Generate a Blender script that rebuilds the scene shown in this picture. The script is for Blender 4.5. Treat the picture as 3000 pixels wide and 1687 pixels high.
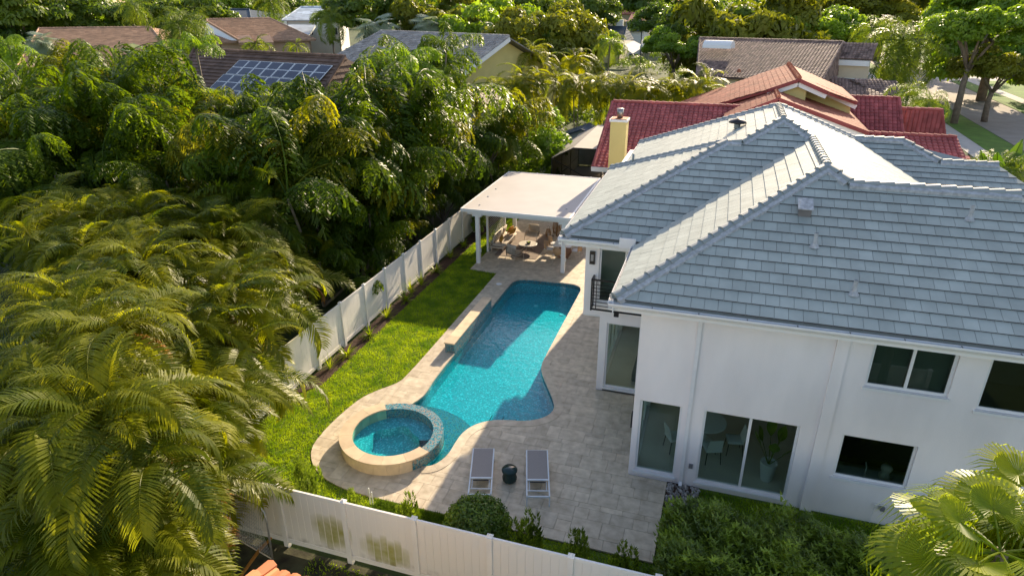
import bpy, math, random
import numpy as np
from mathutils import Vector, Matrix

for _o in list(bpy.data.objects):
    bpy.data.objects.remove(_o)
SC = bpy.context.scene
COL = SC.collection
R = math.radians

# ------------------------------------------------------------------ camera
CAM_H = 12.8
FPX = 1907.0                                   # focal length in pixels of a 3000 px wide picture
_p, _r, _y = R(24.036), R(0.286), R(-17.741)
_f = np.array([0, math.cos(_p), -math.sin(_p)]); _d = np.array([0, -math.sin(_p), -math.cos(_p)]); _x = np.array([1.0, 0, 0])
_M = np.stack([math.cos(_r) * _x + math.sin(_r) * _d, -math.sin(_r) * _x + math.cos(_r) * _d, _f])
_M = _M @ np.array([[math.cos(_y), -math.sin(_y), 0], [math.sin(_y), math.cos(_y), 0], [0, 0, 1]])
cam_data = bpy.data.cameras.new("camera")
cam_data.sensor_width = 36.0
cam_data.lens = FPX / 3000 * 36
cam_data.clip_start = 0.1
cam_data.clip_end = 6000
cam = bpy.data.objects.new("camera", cam_data)
COL.objects.link(cam)
_rot = Matrix([[_M[0][i], -_M[1][i], -_M[2][i]] for i in range(3)])
cam.matrix_world = Matrix.Translation((0, 0, CAM_H)) @ _rot.to_4x4()
SC.camera = cam

# ------------------------------------------------------------------ light
SUN = Vector((0.33, 2.44, 1.0)).normalized()   # direction towards the sun
W = bpy.data.worlds.new("World"); SC.world = W; W.use_nodes = True
_n = W.node_tree.nodes; _l = W.node_tree.links
_sky = _n.new("ShaderNodeTexSky"); _sky.sky_type = 'NISHITA'; _sky.sun_disc = False
_sky.sun_elevation = math.asin(SUN.z); _sky.sun_rotation = math.atan2(SUN.x, SUN.y)
_sky.air_density = 1.0; _sky.dust_density = 0.9; _sky.ozone_density = 1.0
_bg = _n["Background"]; _bg.inputs[1].default_value = 0.11
_wb = _n.new('ShaderNodeMix'); _wb.data_type = 'RGBA'; _wb.blend_type = 'MULTIPLY'; _wb.inputs[0].default_value = 1.0; _wb.inputs[7].default_value = (1.16, 1.0, 0.93, 1)   # even white balance
_l.new(_sky.outputs[0], _wb.inputs[6]); _l.new(_wb.outputs[2], _bg.inputs[0])
sun_data = bpy.data.lights.new("sun", 'SUN'); sun_data.energy = 3.9; sun_data.angle = R(0.53); sun_data.color = (1.0, 0.82, 0.58)
sun = bpy.data.objects.new("sun", sun_data); COL.objects.link(sun)
sun.rotation_euler = SUN.to_track_quat('Z', 'Y').to_euler(); sun.location = (20, 150, 70)
SC.view_settings.view_transform = 'Standard'; SC.view_settings.look = 'None'
SC.view_settings.exposure = 1.36; SC.view_settings.gamma = 1.0
SC.render.engine = 'CYCLES'
SC.cycles.max_bounces = 4; SC.cycles.diffuse_bounces = 2; SC.cycles.glossy_bounces = 2; SC.cycles.transparent_max_bounces = 8
SC.cycles.sample_clamp_indirect = 4.0; SC.cycles.sample_clamp_direct = 12.0
SC.cycles.caustics_reflective = False; SC.cycles.caustics_refractive = False

# ------------------------------------------------------------------ helpers
def ray(u, v):
    return _M.T @ np.array([(u - 1500) / FPX, (v - 843.5) / FPX, 1.0])
def gz(u, v, z=0.0):                           # photo pixel -> point at height z
    d = ray(u, v); t = (z - CAM_H) / d[2]
    return Vector((d[0] * t, d[1] * t, z))
def at(u, v, Y):                               # photo pixel -> point at depth Y
    d = ray(u, v); t = Y / d[1]
    return Vector((d[0] * t, Y, CAM_H + d[2] * t))

def clip_poly(poly, a, b):                     # keep the part of poly left of the line a->b (2D)
    out = []; n = len(poly)
    def s(p): return (b[0] - a[0]) * (p[1] - a[1]) - (b[1] - a[1]) * (p[0] - a[0])
    for i in range(n):
        p, q = poly[i], poly[(i + 1) % n]; sp, sq = s(p), s(q)
        if sp >= 0: out.append(p)
        if (sp > 0 and sq < 0) or (sp < 0 and sq > 0):
            k = sp / (sp - sq); out.append((p[0] + (q[0] - p[0]) * k, p[1] + (q[1] - p[1]) * k))
    return out
def clip_rect(poly, x0, x1, y0, y1):
    for a, b in (((x0, y0), (x1, y0)), ((x1, y0), (x1, y1)), ((x1, y1), (x0, y1)), ((x0, y1), (x0, y0))):
        if len(poly) < 3: return []
        poly = clip_poly(poly, a, b)
    return poly
def area2(p):
    return 0.5 * sum(p[i][0] * p[(i + 1) % len(p)][1] - p[(i + 1) % len(p)][0] * p[i][1] for i in range(len(p)))
def inside(pt, poly):
    x, y = pt; c = False; n = len(poly)
    for i in range(n):
        x0, y0 = poly[i]; x1, y1 = poly[(i + 1) % n]
        if (y0 > y) != (y1 > y) and x < (x1 - x0) * (y - y0) / (y1 - y0) + x0: c = not c
    return c

def wloc(o):
    v = Vector((0, 0, 0))
    while o is not None: v = v + o.location; o = o.parent
    return v
def link(name, me, parent=None):
    o = bpy.data.objects.new(name, me); COL.objects.link(o)
    if parent is not None:
        o.location = -wloc(parent); o.parent = parent
    return o
def thing(name, label, cat, loc=(0, 0, 0), group=None, kind=None):
    o = bpy.data.objects.new(name, None); COL.objects.link(o); o.location = loc
    o.empty_display_size = 0.2
    return tag(o, label, cat, group, kind)
def tag(o, label=None, cat=None, group=None, kind=None):
    if label: o["label"] = label
    if cat: o["category"] = cat
    if group: o["group"] = group
    if kind: o["kind"] = kind
    return o
def copy_tree(o, parent=None):
    c = o.copy(); COL.objects.link(c); c.parent = parent
    for ch in o.children: copy_tree(ch, c)
    return c

class MB:
    def __init__(s): s.v = []; s.f = []; s.t = []; s.tone = 0.5
    def add(s, vs, fs):
        k = len(s.v); s.v.extend([tuple(p) for p in vs]); s.f.extend([tuple(i + k for i in f) for f in fs]); s.t.extend([s.tone] * len(fs)); return s
    def box(s, x0, x1, y0, y1, z0, z1):
        return s.add([(x0, y0, z0), (x1, y0, z0), (x1, y1, z0), (x0, y1, z0), (x0, y0, z1), (x1, y0, z1), (x1, y1, z1), (x0, y1, z1)],
                     [(3, 2, 1, 0), (4, 5, 6, 7), (0, 1, 5, 4), (1, 2, 6, 5), (2, 3, 7, 6), (3, 0, 4, 7)])
    def bar(s, a, b, w, h=None, up=(0, 0, 1)):  # rectangular bar from a to b
        a, b = Vector(a), Vector(b); h = h or w; d = (b - a).normalized(); u = Vector(up)
        if abs(d.dot(u)) > 0.98: u = Vector((0, 1, 0))
        sx = d.cross(u).normalized() * w / 2; sz = sx.cross(d).normalized() * h / 2
        return s.add([a - sx - sz, a + sx - sz, a + sx + sz, a - sx + sz, b - sx - sz, b + sx - sz, b + sx + sz, b - sx + sz],
                     [(3, 2, 1, 0), (4, 5, 6, 7), (0, 1, 5, 4), (1, 2, 6, 5), (2, 3, 7, 6), (3, 0, 4, 7)])
    def tube(s, path, rad, n=8, cap=True):
        path = [Vector(p) for p in path]; m = len(path)
        if not hasattr(rad, '__len__'): rad = [rad] * m
        rings = []
        for i, p in enumerate(path):
            d = (path[min(i + 1, m - 1)] - path[max(i - 1, 0)]).normalized()
            u = Vector((0, 0, 1)) if abs(d.z) < 0.95 else Vector((1, 0, 0))
            a = d.cross(u).normalized(); b = a.cross(d).normalized()
            rings.append([p + (a * math.cos(2 * math.pi * j / n) + b * math.sin(2 * math.pi * j / n)) * rad[i] for j in range(n)])
        vs = [q for r_ in rings for q in r_]; fs = []
        for i in range(m - 1):
            for j in range(n): fs.append((i * n + j, i * n + (j + 1) % n, (i + 1) * n + (j + 1) % n, (i + 1) * n + j))
        if cap: fs.append(tuple(range(n - 1, -1, -1))); fs.append(tuple((m - 1) * n + j for j in range(n)))
        return s.add(vs, fs)
    def lathe(s, prof, c=(0, 0, 0), n=24, a0=0.0, a1=2 * math.pi):
        full = abs(a1 - a0 - 2 * math.pi) < 1e-6; k = n if full else n + 1; vs = []; m = len(prof)
        for j in range(k):
            a = a0 + (a1 - a0) * j / n
            for r_, z in prof: vs.append((c[0] + r_ * math.cos(a), c[1] + r_ * math.sin(a), c[2] + z))
        fs = []
        for j in range(n):
            q = (j + 1) % k
            for i in range(m - 1): fs.append((j * m + i, q * m + i, q * m + i + 1, j * m + i + 1))
        return s.add(vs, fs)
    def prism(s, poly, z0, z1):
        if area2(poly) < 0: poly = poly[::-1]
        n = len(poly)
        return s.add([(p[0], p[1], z0) for p in poly] + [(p[0], p[1], z1) for p in poly],
                     [tuple(range(n - 1, -1, -1)), tuple(range(n, 2 * n))] + [(i, (i + 1) % n, n + (i + 1) % n, n + i) for i in range(n)])
    def flat(s, pts): return s.add(pts, [tuple(range(len(pts)))])
    def slab(s, pts, th, dirn=(0, 0, -1)):      # polygon given thickness along dirn
        n = len(pts); d = Vector(dirn) * th
        return s.add([Vector(p) for p in pts] + [Vector(p) + d for p in pts],
                     [tuple(range(n)), tuple(range(2 * n - 1, n - 1, -1))] + [(i, n + i, n + (i + 1) % n, (i + 1) % n) for i in range(n)])
    def mesh(s, name, mat, smooth=False):
        me = bpy.data.meshes.new(name); me.from_pydata([tuple(p) for p in s.v], [], s.f)
        if mat is not None: me.materials.append(mat)
        if smooth: me.polygons.foreach_set('use_smooth', [True] * len(s.f))
        if len(set(s.t)) > 1 or (s.t and s.t[0] != 0.5):
            a = me.attributes.new('tone', 'FLOAT', 'FACE'); a.data.foreach_set('value', s.t)
        me.update(); return me
    def build(s, name, mat, parent=None, smooth=False, bevel=0.0):
        me = s.mesh(name, mat, smooth); o = link(name, me, parent)
        if bevel:
            m = o.modifiers.new('bevel', 'BEVEL'); m.width = bevel; m.segments = 2; m.limit_method = 'ANGLE'; m.angle_limit = R(40)
        return o

# ------------------------------------------------------------------ materials
def _bsdf(name):
    m = bpy.data.materials.new(name); m.use_nodes = True
    return m, m.node_tree.nodes, m.node_tree.links, m.node_tree.nodes["Principled BSDF"]
def M(name, col, rough=0.6, var=0.12, scale=3.0, bump=0.0, bscale=40.0, spec=0.4, metal=0.0, tone=0.0, rnd=0.0, col2=None, detail=4.0, stretch=None, dist=0.02):
    m, n, l, b = _bsdf(name)
    b.inputs['Roughness'].default_value = rough; b.inputs['Specular IOR Level'].default_value = spec; b.inputs['Metallic'].default_value = metal
    tc = n.new('ShaderNodeTexCoord'); vec = tc.outputs['Object']
    if stretch:
        mp = n.new('ShaderNodeMapping'); mp.inputs['Scale'].default_value = stretch; l.new(vec, mp.inputs[0]); vec = mp.outputs[0]
    nz = n.new('ShaderNodeTexNoise'); nz.inputs['Scale'].default_value = scale; nz.inputs['Detail'].default_value = detail; l.new(vec, nz.inputs['Vector'])
    mix = n.new('ShaderNodeMix'); mix.data_type = 'RGBA'
    lo = tuple(c * (1 - var) for c in col); hi = tuple(min(1, c * (1 + var)) for c in (col2 or col))
    mix.inputs[6].default_value = (*lo, 1); mix.inputs[7].default_value = (*hi, 1)
    mr = n.new('ShaderNodeMapRange'); mr.inputs[1].default_value = 0.3; mr.inputs[2].default_value = 0.7
    l.new(nz.outputs[0], mr.inputs[0]); l.new(mr.outputs[0], mix.inputs[0]); out = mix.outputs[2]
    for src, amt in (('tone', tone), ('rnd', rnd)):
        if not amt: continue
        if src == 'tone':
            a = n.new('ShaderNodeAttribute'); a.attribute_name = 'tone'; val = a.outputs['Fac']
        else:
            a = n.new('ShaderNodeObjectInfo'); val = a.outputs['Random']
        k = n.new('ShaderNodeMapRange'); k.inputs[3].default_value = 1 - amt; k.inputs[4].default_value = 1 + amt; l.new(val, k.inputs[0])
        hs = n.new('ShaderNodeHueSaturation'); l.new(k.outputs[0], hs.inputs['Value']); l.new(out, hs.inputs['Color']); out = hs.outputs[0]
    l.new(out, b.inputs['Base Color'])
    if bump:
        bz = n.new('ShaderNodeTexNoise'); bz.inputs['Scale'].default_value = bscale; bz.inputs['Detail'].default_value = 3; l.new(vec, bz.inputs['Vector'])
        bp = n.new('ShaderNodeBump'); bp.inputs['Strength'].default_value = bump; bp.inputs['Distance'].default_value = dist; l.new(bz.outputs[0], bp.inputs['Height']); l.new(bp.outputs[0], b.inputs['Normal'])
    return m
LEAF_GAIN = 1.5
def leaf_mat(name, col, col2, trans=0.45, rough=0.4, rnd=0.35, spec=0.5, scale=1.2, tcol=None):
    m, n, l, b = _bsdf(name); col = tuple(c * LEAF_GAIN for c in col); col2 = tuple(c * LEAF_GAIN for c in col2)
    b.inputs['Roughness'].default_value = rough; b.inputs['Specular IOR Level'].default_value = spec
    oi = n.new('ShaderNodeObjectInfo'); tc = n.new('ShaderNodeTexCoord')
    nz = n.new('ShaderNodeTexNoise'); nz.inputs['Scale'].default_value = scale; nz.inputs['Detail'].default_value = 3; l.new(tc.outputs['Object'], nz.inputs['Vector'])
    ad = n.new('ShaderNodeMath'); ad.operation = 'MULTIPLY_ADD'; ad.inputs[1].default_value = rnd; l.new(oi.outputs['Random'], ad.inputs[0])
    mr = n.new('ShaderNodeMapRange'); mr.inputs[1].default_value = 0.35; mr.inputs[2].default_value = 0.65; mr.inputs[4].default_value = 1 - rnd; l.new(nz.outputs[0], mr.inputs[0]); l.new(mr.outputs[0], ad.inputs[2])
    mix = n.new('ShaderNodeMix'); mix.data_type = 'RGBA'; mix.inputs[6].default_value = (*col, 1); mix.inputs[7].default_value = (*col2, 1); l.new(ad.outputs[0], mix.inputs[0])
    l.new(mix.outputs[2], b.inputs['Base Color'])
    tr = n.new('ShaderNodeBsdfTranslucent'); hs = n.new('ShaderNodeMix'); hs.data_type = 'RGBA'; hs.blend_type = 'MULTIPLY'; hs.inputs[0].default_value = 1
    t = tcol or (1.9, 1.9, 0.7); hs.inputs[7].default_value = (*t, 1); l.new(mix.outputs[2], hs.inputs[6]); l.new(hs.outputs[2], tr.inputs[0])
    ms = n.new('ShaderNodeMixShader'); ms.inputs[0].default_value = trans; l.new(b.outputs[0], ms.inputs[1]); l.new(tr.outputs[0], ms.inputs[2])
    l.new(ms.outputs[0], n['Material Output'].inputs[0])
    return m
def glass_mat(name, tint=(0.62, 0.75, 0.70), ior=1.5, rough=0.0, bump=0.0, bscale=8.0, gl=(1, 1, 1)):
    m, n, l, b = _bsdf(name); n.remove(b)
    tr = n.new('ShaderNodeBsdfTransparent'); tr.inputs[0].default_value = (*tint, 1)
    g = n.new('ShaderNodeBsdfGlossy'); g.inputs['Roughness'].default_value = rough; g.inputs[0].default_value = (*gl, 1)
    fr = n.new('ShaderNodeLayerWeight'); fr.inputs[0].default_value = 0.5      # Schlick reflectance, the same from both sides
    pw = n.new('ShaderNodeMath'); pw.operation = 'POWER'; pw.inputs[1].default_value = 5.0; l.new(fr.outputs['Facing'], pw.inputs[0])
    f0 = ((ior - 1) / (ior + 1)) ** 2; ma = n.new('ShaderNodeMath'); ma.operation = 'MULTIPLY_ADD'; ma.inputs[1].default_value = 1 - f0; ma.inputs[2].default_value = f0; l.new(pw.outputs[0], ma.inputs[0])
    ms = n.new('ShaderNodeMixShader'); l.new(ma.outputs[0], ms.inputs[0]); l.new(tr.outputs[0], ms.inputs[1]); l.new(g.outputs[0], ms.inputs[2])
    l.new(ms.outputs[0], n['Material Output'].inputs[0])
    if bump:
        tc = n.new('ShaderNodeTexCoord'); bz = n.new('ShaderNodeTexNoise'); bz.inputs['Scale'].default_value = bscale; bz.inputs['Detail'].default_value = 2; l.new(tc.outputs['Object'], bz.inputs['Vector'])
        bp = n.new('ShaderNodeBump'); bp.inputs['Strength'].default_value = bump; bp.inputs['Distance'].default_value = 0.05; l.new(bz.outputs[0], bp.inputs['Height'])
        l.new(bp.outputs[0], g.inputs['Normal']); l.new(bp.outputs[0], fr.inputs['Normal'])
    return m
def mosaic_mat(name, cols, scale, rough=0.25, jitter=0.9, axis=None):
    m, n, l, b = _bsdf(name); b.inputs['Roughness'].default_value = rough
    tc = n.new('ShaderNodeTexCoord'); vo = n.new('ShaderNodeTexVoronoi'); vo.inputs['Scale'].default_value = scale; vo.inputs['Randomness'].default_value = jitter
    vec = tc.outputs['Object']
    if axis:
        mp = n.new('ShaderNodeMapping'); mp.inputs['Scale'].default_value = axis; l.new(vec, mp.inputs[0]); vec = mp.outputs[0]
    l.new(vec, vo.inputs['Vector'])
    sp = n.new('ShaderNodeSeparateColor'); l.new(vo.outputs['Color'], sp.inputs[0])
    cr = n.new('ShaderNodeValToRGB'); cr.color_ramp.interpolation = 'CONSTANT'; e = cr.color_ramp.elements
    e[0].position = 0; e[0].color = (*cols[0], 1); e[1].position = 1 / len(cols); e[1].color = (*cols[1], 1)
    for i in range(2, len(cols)):
        k = e.new(i / len(cols)); k.color = (*cols[i], 1)
    l.new(sp.outputs[0], cr.inputs[0]); l.new(cr.outputs[0], b.inputs['Base Color'])
    return m
def emit_mat(name, col, s):
    m, n, l, b = _bsdf(name); b.inputs['Base Color'].default_value = (*col, 1); b.inputs['Emission Color'].default_value = (*col, 1); b.inputs['Emission Strength'].default_value = s
    return m

MAT = dict(
    stucco=M('white_stucco', (0.87, 0.83, 0.815), 0.85, 0.07, 1.1, bump=0.25, bscale=55, stretch=(1, 1, .3)),
    trim=M('white_trim', (0.82, 0.82, 0.81), 0.45, 0.02),
    soffit=M('soffit_white', (0.74, 0.74, 0.73), 0.6, 0.03),
    gutter=M('gutter_white_metal', (0.80, 0.80, 0.80), 0.3, 0.04, 6),
    gutter_in=M('gutter_inside', (0.36, 0.48, 0.55), 0.35, 0.08, 6),
    shingle=M('slate_grey_roof_tile', (0.385, 0.42, 0.385), 0.62, 0.10, 1.6, bump=0.12, bscale=60, spec=0.18, tone=0.12, stretch=(1, 1, 1)),
    tile_edge=M('weathered_shadowed_tile_edge', (0.09, 0.09, 0.10), 0.9, 0.3, 6),  # butt edges darkened: weathering plus painted shadow lines under the courses
    ridge=M('slate_grey_ridge_tile', (0.27, 0.30, 0.30), 0.5, 0.08, 4),
    mortar=M('roof_mortar', (0.42, 0.43, 0.44), 0.9, 0.25, 9, bump=0.5, bscale=30),
    travertine=M('travertine', (0.55, 0.45, 0.315), 0.55, 0.14, 4.0, bump=0.12, bscale=70, tone=0.14, col2=(0.61, 0.52, 0.39)),
    grout=M('sand_joint', (0.40, 0.33, 0.24), 0.95, 0.2, 12),
    stone=M('limestone_cladding', (0.70, 0.54, 0.35), 0.5, 0.14, 3.0, bump=0.1, bscale=60, tone=0.14),
    fence=M('white_vinyl', (0.85, 0.81, 0.74), 0.4, 0.05, 1.5),
    water=glass_mat('pool_water', (0.26, 0.85, 0.92), 1.33, 0.05, 0.35, 5.0),
    spawater=glass_mat('spa_water', (0.45, 0.88, 0.92), 1.33, 0.03, 0.5, 9.0),
    basin=mosaic_mat('turquoise_pebble_sparkle_plaster', [(0.01, 0.40, 0.44), (0.02, 0.49, 0.53), (0.01, 0.44, 0.48), (0.16, 0.68, 0.72), (0.01, 0.34, 0.39), (0.01, 0.42, 0.46)], 22, 0.5),  # pebble tones; the bright flecks also stand in for sparkle on lit water
    mosaic=mosaic_mat('glass_mosaic', [(0.04, 0.20, 0.24), (0.08, 0.30, 0.34), (0.28, 0.24, 0.19), (0.03, 0.14, 0.19), (0.14, 0.30, 0.33), (0.32, 0.27, 0.21)], 30, 0.15, 0.15),
    glass=glass_mat('window_glass', (0.80, 0.88, 0.84)),
    darkglass=glass_mat('dark_window_glass', (0.58, 0.66, 0.62)),
    black=M('black_metal', (0.02, 0.02, 0.022), 0.35, 0.1),
    lawn=M('lawn_soil', (0.09, 0.14, 0.015), 0.9, 0.35, 6, bump=0.4, bscale=25),
    soil=M('dark_soil', (0.035, 0.027, 0.02), 0.95, 0.5, 2.5, bump=0.6, bscale=12, col2=(0.06, 0.06, 0.03)),
    ground=M('neighbourhood_ground', (0.05, 0.075, 0.015), 0.95, 0.45, 0.15, bump=0.3, bscale=3),
    mulch=M('dark_mulch', (0.05, 0.025, 0.015), 0.95, 0.5, 20, bump=0.8, bscale=35),
    asphalt=M('worn_asphalt', (0.30, 0.26, 0.22), 0.9, 0.12, 0.6, bump=0.1),
    concrete=M('pale_concrete', (0.50, 0.46, 0.41), 0.9, 0.12, 1.0),
    bark=M('grey_palm_bark', (0.22, 0.18, 0.14), 0.9, 0.3, 6, bump=0.6, bscale=14),
    bark2=M('brown_tree_bark', (0.20, 0.155, 0.115), 0.9, 0.3, 4, bump=0.6, bscale=10),
)
# ================================================================== GROUND, LAWN, ROAD
def sheet(name, polys, mat, z, label=None, kind='structure', parent=None):
    b = MB()
    for p in polys: b.flat([(q[0], q[1], z) for q in (p if area2(p) > 0 else p[::-1])])
    o = b.build(name, mat, parent)
    if kind: o["kind"] = kind
    if label: o["label"] = label
    return o
BIG = 2500; hx0, hx1, hy0, hy1 = -9.7, -4.2, 13.6, 28.7
sheet('ground', [[(-BIG, -200), (BIG, -200), (BIG, hy0), (-BIG, hy0)], [(-BIG, hy1), (BIG, hy1), (BIG, BIG), (-BIG, BIG)],
                 [(-BIG, hy0), (hx0, hy0), (hx0, hy1), (-BIG, hy1)], [(hx1, hy0), (BIG, hy0), (BIG, hy1), (hx1, hy1)]], MAT['ground'], -0.10)

# pool and spa outlines -------------------------------------------------
SPA = (-8.72, 14.88); SPA_R = 1.62
def arc(c, r, a0, a1, n): return [(c[0] + r * math.cos(R(a0 + (a1 - a0) * i / n)), c[1] + r * math.sin(R(a0 + (a1 - a0) * i / n))) for i in range(n + 1)]
def smooth(pts, k=2):
    for _ in range(k):
        q = [pts[0]]
        for i in range(len(pts) - 1):
            a, b = pts[i], pts[i + 1]
            q += [(a[0] * .75 + b[0] * .25, a[1] * .75 + b[1] * .25), (a[0] * .25 + b[0] * .75, a[1] * .25 + b[1] * .75)]
        pts = q + [pts[-1]]
    return pts
EDGE = smooth([(-9.36, 16.44), (-9.1, 16.9), (-8.92, 17.4), (-8.93, 18.0), (-9.0, 18.6), (-9.0, 22), (-9.0, 27.5), (-8.98, 28.1), (-8.7, 28.5), (-8.1, 28.62), (-7.6, 28.63), (-6.4, 28.67), (-5.8, 28.6), (-5.5, 28.2),
               (-5.5, 27.4), (-5.5, 24.5), (-5.5, 21.4), (-5.48, 20.75), (-5.3, 20.2), (-4.9, 19.45), (-4.55, 18.8), (-4.3, 18.25), (-4.33, 17.8), (-4.6, 17.4), (-5.1, 17.12), (-5.7, 17.02),
               (-6.2, 16.83), (-6.6, 16.45), (-6.8, 15.95), (-6.82, 15.4), (-6.8, 14.9), (-6.88, 14.5), (-7.05, 14.17), (-7.36, 14.03)])
SPA_FRONT = arc(SPA, SPA_R - 0.05, -33, -246, 40)           # clockwise round the front of the spa
SPA_BACK = arc(SPA, SPA_R - 0.02, -33, 114, 24)
HOLE = EDGE + SPA_FRONT[1:-1]
POOL = EDGE + SPA_BACK[1:-1]
DECK_L = smooth([(-10.05, 28.86), (-10.05, 24), (-10.05, 18.5), (-10.2, 17.95), (-10.6, 17.45), (-10.95, 16.8), (-11.08, 16.0), (-11.14, 15.2), (-11.14, 14.4), (-11.0, 13.75), (-10.6, 13.2), (-10.0, 12.78), (-9.3, 12.55), (-8.6, 12.47), (-7.6, 12.45)])
CUT = -7.6
def split_edge():
    # left chain: from far crossing of X=CUT going anticlockwise down the left side to the near crossing
    far_i = min(range(len(EDGE)), key=lambda i: abs(EDGE[i][0] - CUT) + (0 if EDGE[i][1] > 28 else 99))
    left = EDGE[:far_i + 1][::-1]                      # far -> spa back-left
    sp = SPA_FRONT[::-1]                               # back-left -> front -> right
    near = [p for p in sp if p[0] <= CUT]
    right = [p for p in SPA_FRONT if p[0] > CUT][::-1]
    return left + near[1:], near[-1], right + EDGE[far_i:][::-1]
LEFT_CHAIN, NEARPT, RIGHT_CHAIN = split_edge()
farpt = LEFT_CHAIN[0]
PATIO_L = [(farpt[0], 38.0), (-11.55, 38.0), (-11.55, 29.0), (-10.05, 28.86)] + DECK_L[1:] + LEFT_CHAIN[::-1]
PATIO_R = [(farpt[0], 38.0)] + RIGHT_CHAIN[::-1] + [NEARPT, (-7.6, 12.45), (-0.35, 12.45), (-0.30, 15.55), (-1.43, 15.55), (-1.43, 19.75), (-3.2, 19.75), (-3.2, 38.0)]
# right chain runs spa-front -> ... ; order it from far to near
PATIO_R = [(farpt[0], 38.0)] + RIGHT_CHAIN[::-1]
if PATIO_R[1][1] < 20: PATIO_R = [(farpt[0], 38.0)] + RIGHT_CHAIN
PATIO_R += [NEARPT, (NEARPT[0], 12.45), (-0.35, 12.45), (-0.30, 15.55), (-1.43, 15.55), (-1.43, 19.75), (-3.2, 19.75), (-3.2, 38.0)]

patio = MB()
for p in (PATIO_L, PATIO_R): patio.flat([(q[0], q[1], -0.045) for q in (p if area2(p) > 0 else p[::-1])])
patio = patio.build('patio', MAT['grout']); patio["kind"] = 'structure'; patio["label"] = 'travertine patio around the pool and under the pavilion'
random.seed(4)
def pavers(polys, parent, mat, x0, x1, y0, y1, keep=300):
    items = []; y = y0; hs = [0.4, 0.6, 0.4, 0.2, 0.6, 0.4]; k = 0
    while y < y1:
        h = hs[k % len(hs)]; k += 1; x = x0 - random.random() * 0.6
        while x < x1:
            w = random.choice([0.4, 0.6, 0.6, 0.8, 0.4, 0.9 if h > .3 else 0.4])
            if h >= 0.6 and random.random() < 0.3:      # split course, as in a random ashlar laying
                rects = [(x, x + w, y, y + h * .66 - 0.0), (x, x + w, y + h * .66, y + h)]
            else: rects = [(x, x + w, y, y + h)]
            for (a, b, c, d) in rects:
                for P in polys:
                    q = clip_rect(P, a + .004, b - .004, c + .004, d - .004)
                    if len(q) > 2 and abs(area2(q)) > 0.004: items.append((abs(area2(q)), q))
            x += w
        y += h
    items.sort(key=lambda t: (-(t[0] > 0.12), math.hypot(t[1][0][0] + 4, t[1][0][1] - 12)))
    rest = MB()
    for i, (a, q) in enumerate(items):
        m = MB() if i < keep else rest
        m.tone = min(1, max(0, random.gauss(0.5, 0.22)))
        m.prism(q, -0.05, random.uniform(-0.002, 0.002))
        if i < keep: m.build('paver', mat, parent)
    o = rest.build('paver_field', mat, parent); o["kind"] = 'stuff'
pavers([PATIO_L, PATIO_R], patio, MAT['travertine'], -12, 0, 12.4, 38)
# coping stones along the water
def band(chain, w0, w1, z0, z1, seg, parent, name, mat, zrand=0.0):
    acc = 0; pts = [Vector((*p, 0)) for p in chain]; n = len(pts); nor = []
    for i in range(n):
        d = (pts[min(i + 1, n - 1)] - pts[max(i - 1, 0)]).normalized(); nor.append(Vector((-d.y, d.x, 0)))
    s0 = 0
    for i in range(1, n):
        acc += (pts[i] - pts[i - 1]).length
        if acc >= seg or i == n - 1:
            q = [pts[j] + nor[j] * w0 for j in range(s0, i + 1)] + [pts[j] + nor[j] * w1 for j in range(i, s0 - 1, -1)]
            b = MB(); b.tone = min(1, max(0, random.gauss(.5, .2))); c = sum(q, Vector()) / len(q)
            b.prism([((p - c) * 0.994 + c)[:2] for p in q], z0, z1); b.build(name, mat, parent); s0 = i; acc = 0
band(EDGE, 0.30, -0.015, -0.04, 0.012, 0.55, patio, 'coping_stone', MAT['travertine'])

# pool basin -----------------------------------------------------------
def basin_floor(x, y): return -0.62 - 0.12 * min(1, max(0, (y - 20) / 8))
bs = MB(); N = len(POOL)
bs.add([(p[0], p[1], -0.03) for p in POOL] + [(p[0], p[1], -0.8) for p in POOL], [(i, N + i, N + (i + 1) % N, (i + 1) % N) for i in range(N)])
yy = [13.5, 16.5, 18.2, 20, 24, 28, 29]
for a, b in zip(yy[:-1], yy[1:]):
    q = clip_rect(POOL, -12, -3, a, b)
    if len(q) > 2:
        q = q if area2(q) > 0 else q[::-1]
        bs.flat([(p[0], p[1], basin_floor(p[0], min(max(p[1], a + .001), b - .001) if False else p[1])) for p in q])
basin = bs.build('pool_basin', MAT['basin']); basin["kind"] = 'structure'; basin["label"] = 'turquoise plaster basin of the swimming pool'
# waterline tile band and shelf steps beside the spa
tb = MB(); E2 = [(p[0], p[1]) for p in EDGE]
for i in range(len(EDGE) - 1):
    a, b = EDGE[i], EDGE[i + 1]; d = Vector((b[0] - a[0], b[1] - a[1])).normalized(); nx, ny = d.y * 0.012, -d.x * 0.012
    tb.add([(a[0] + nx, a[1] + ny, -0.03), (b[0] + nx, b[1] + ny, -0.03), (b[0] + nx, b[1] + ny, -0.22), (a[0] + nx, a[1] + ny, -0.22)], [(0, 1, 2, 3)])
tb.build('waterline_tile', MAT['mosaic'], basin)
for rr, z in ((2.75, -0.48), (2.4, -0.33), (2.05, -0.17)):
    ring = arc(SPA, rr, -45, 125, 40)
    keep = [p for p in POOL]
    # clip the pool outline by the ring polygon (convex)
    q = keep
    fan = ring + [(SPA[0] - 1.9, SPA[1] + 0.2)]
    for i in range(len(fan)):
        if len(q) > 2: q = clip_poly(q, fan[i], fan[(i + 1) % len(fan)])
    if len(q) > 2: MB().prism(q, -.75, z).build('shelf_step', MAT['mosaic'], basin)
w = MB(); w.flat([(p[0], p[1], -0.085) for p in (POOL if area2(POOL) > 0 else POOL[::-1])])
water = w.build('pool_water', MAT['water']); water["kind"] = 'structure'; water["label"] = 'clear turquoise water of the swimming pool'
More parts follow.
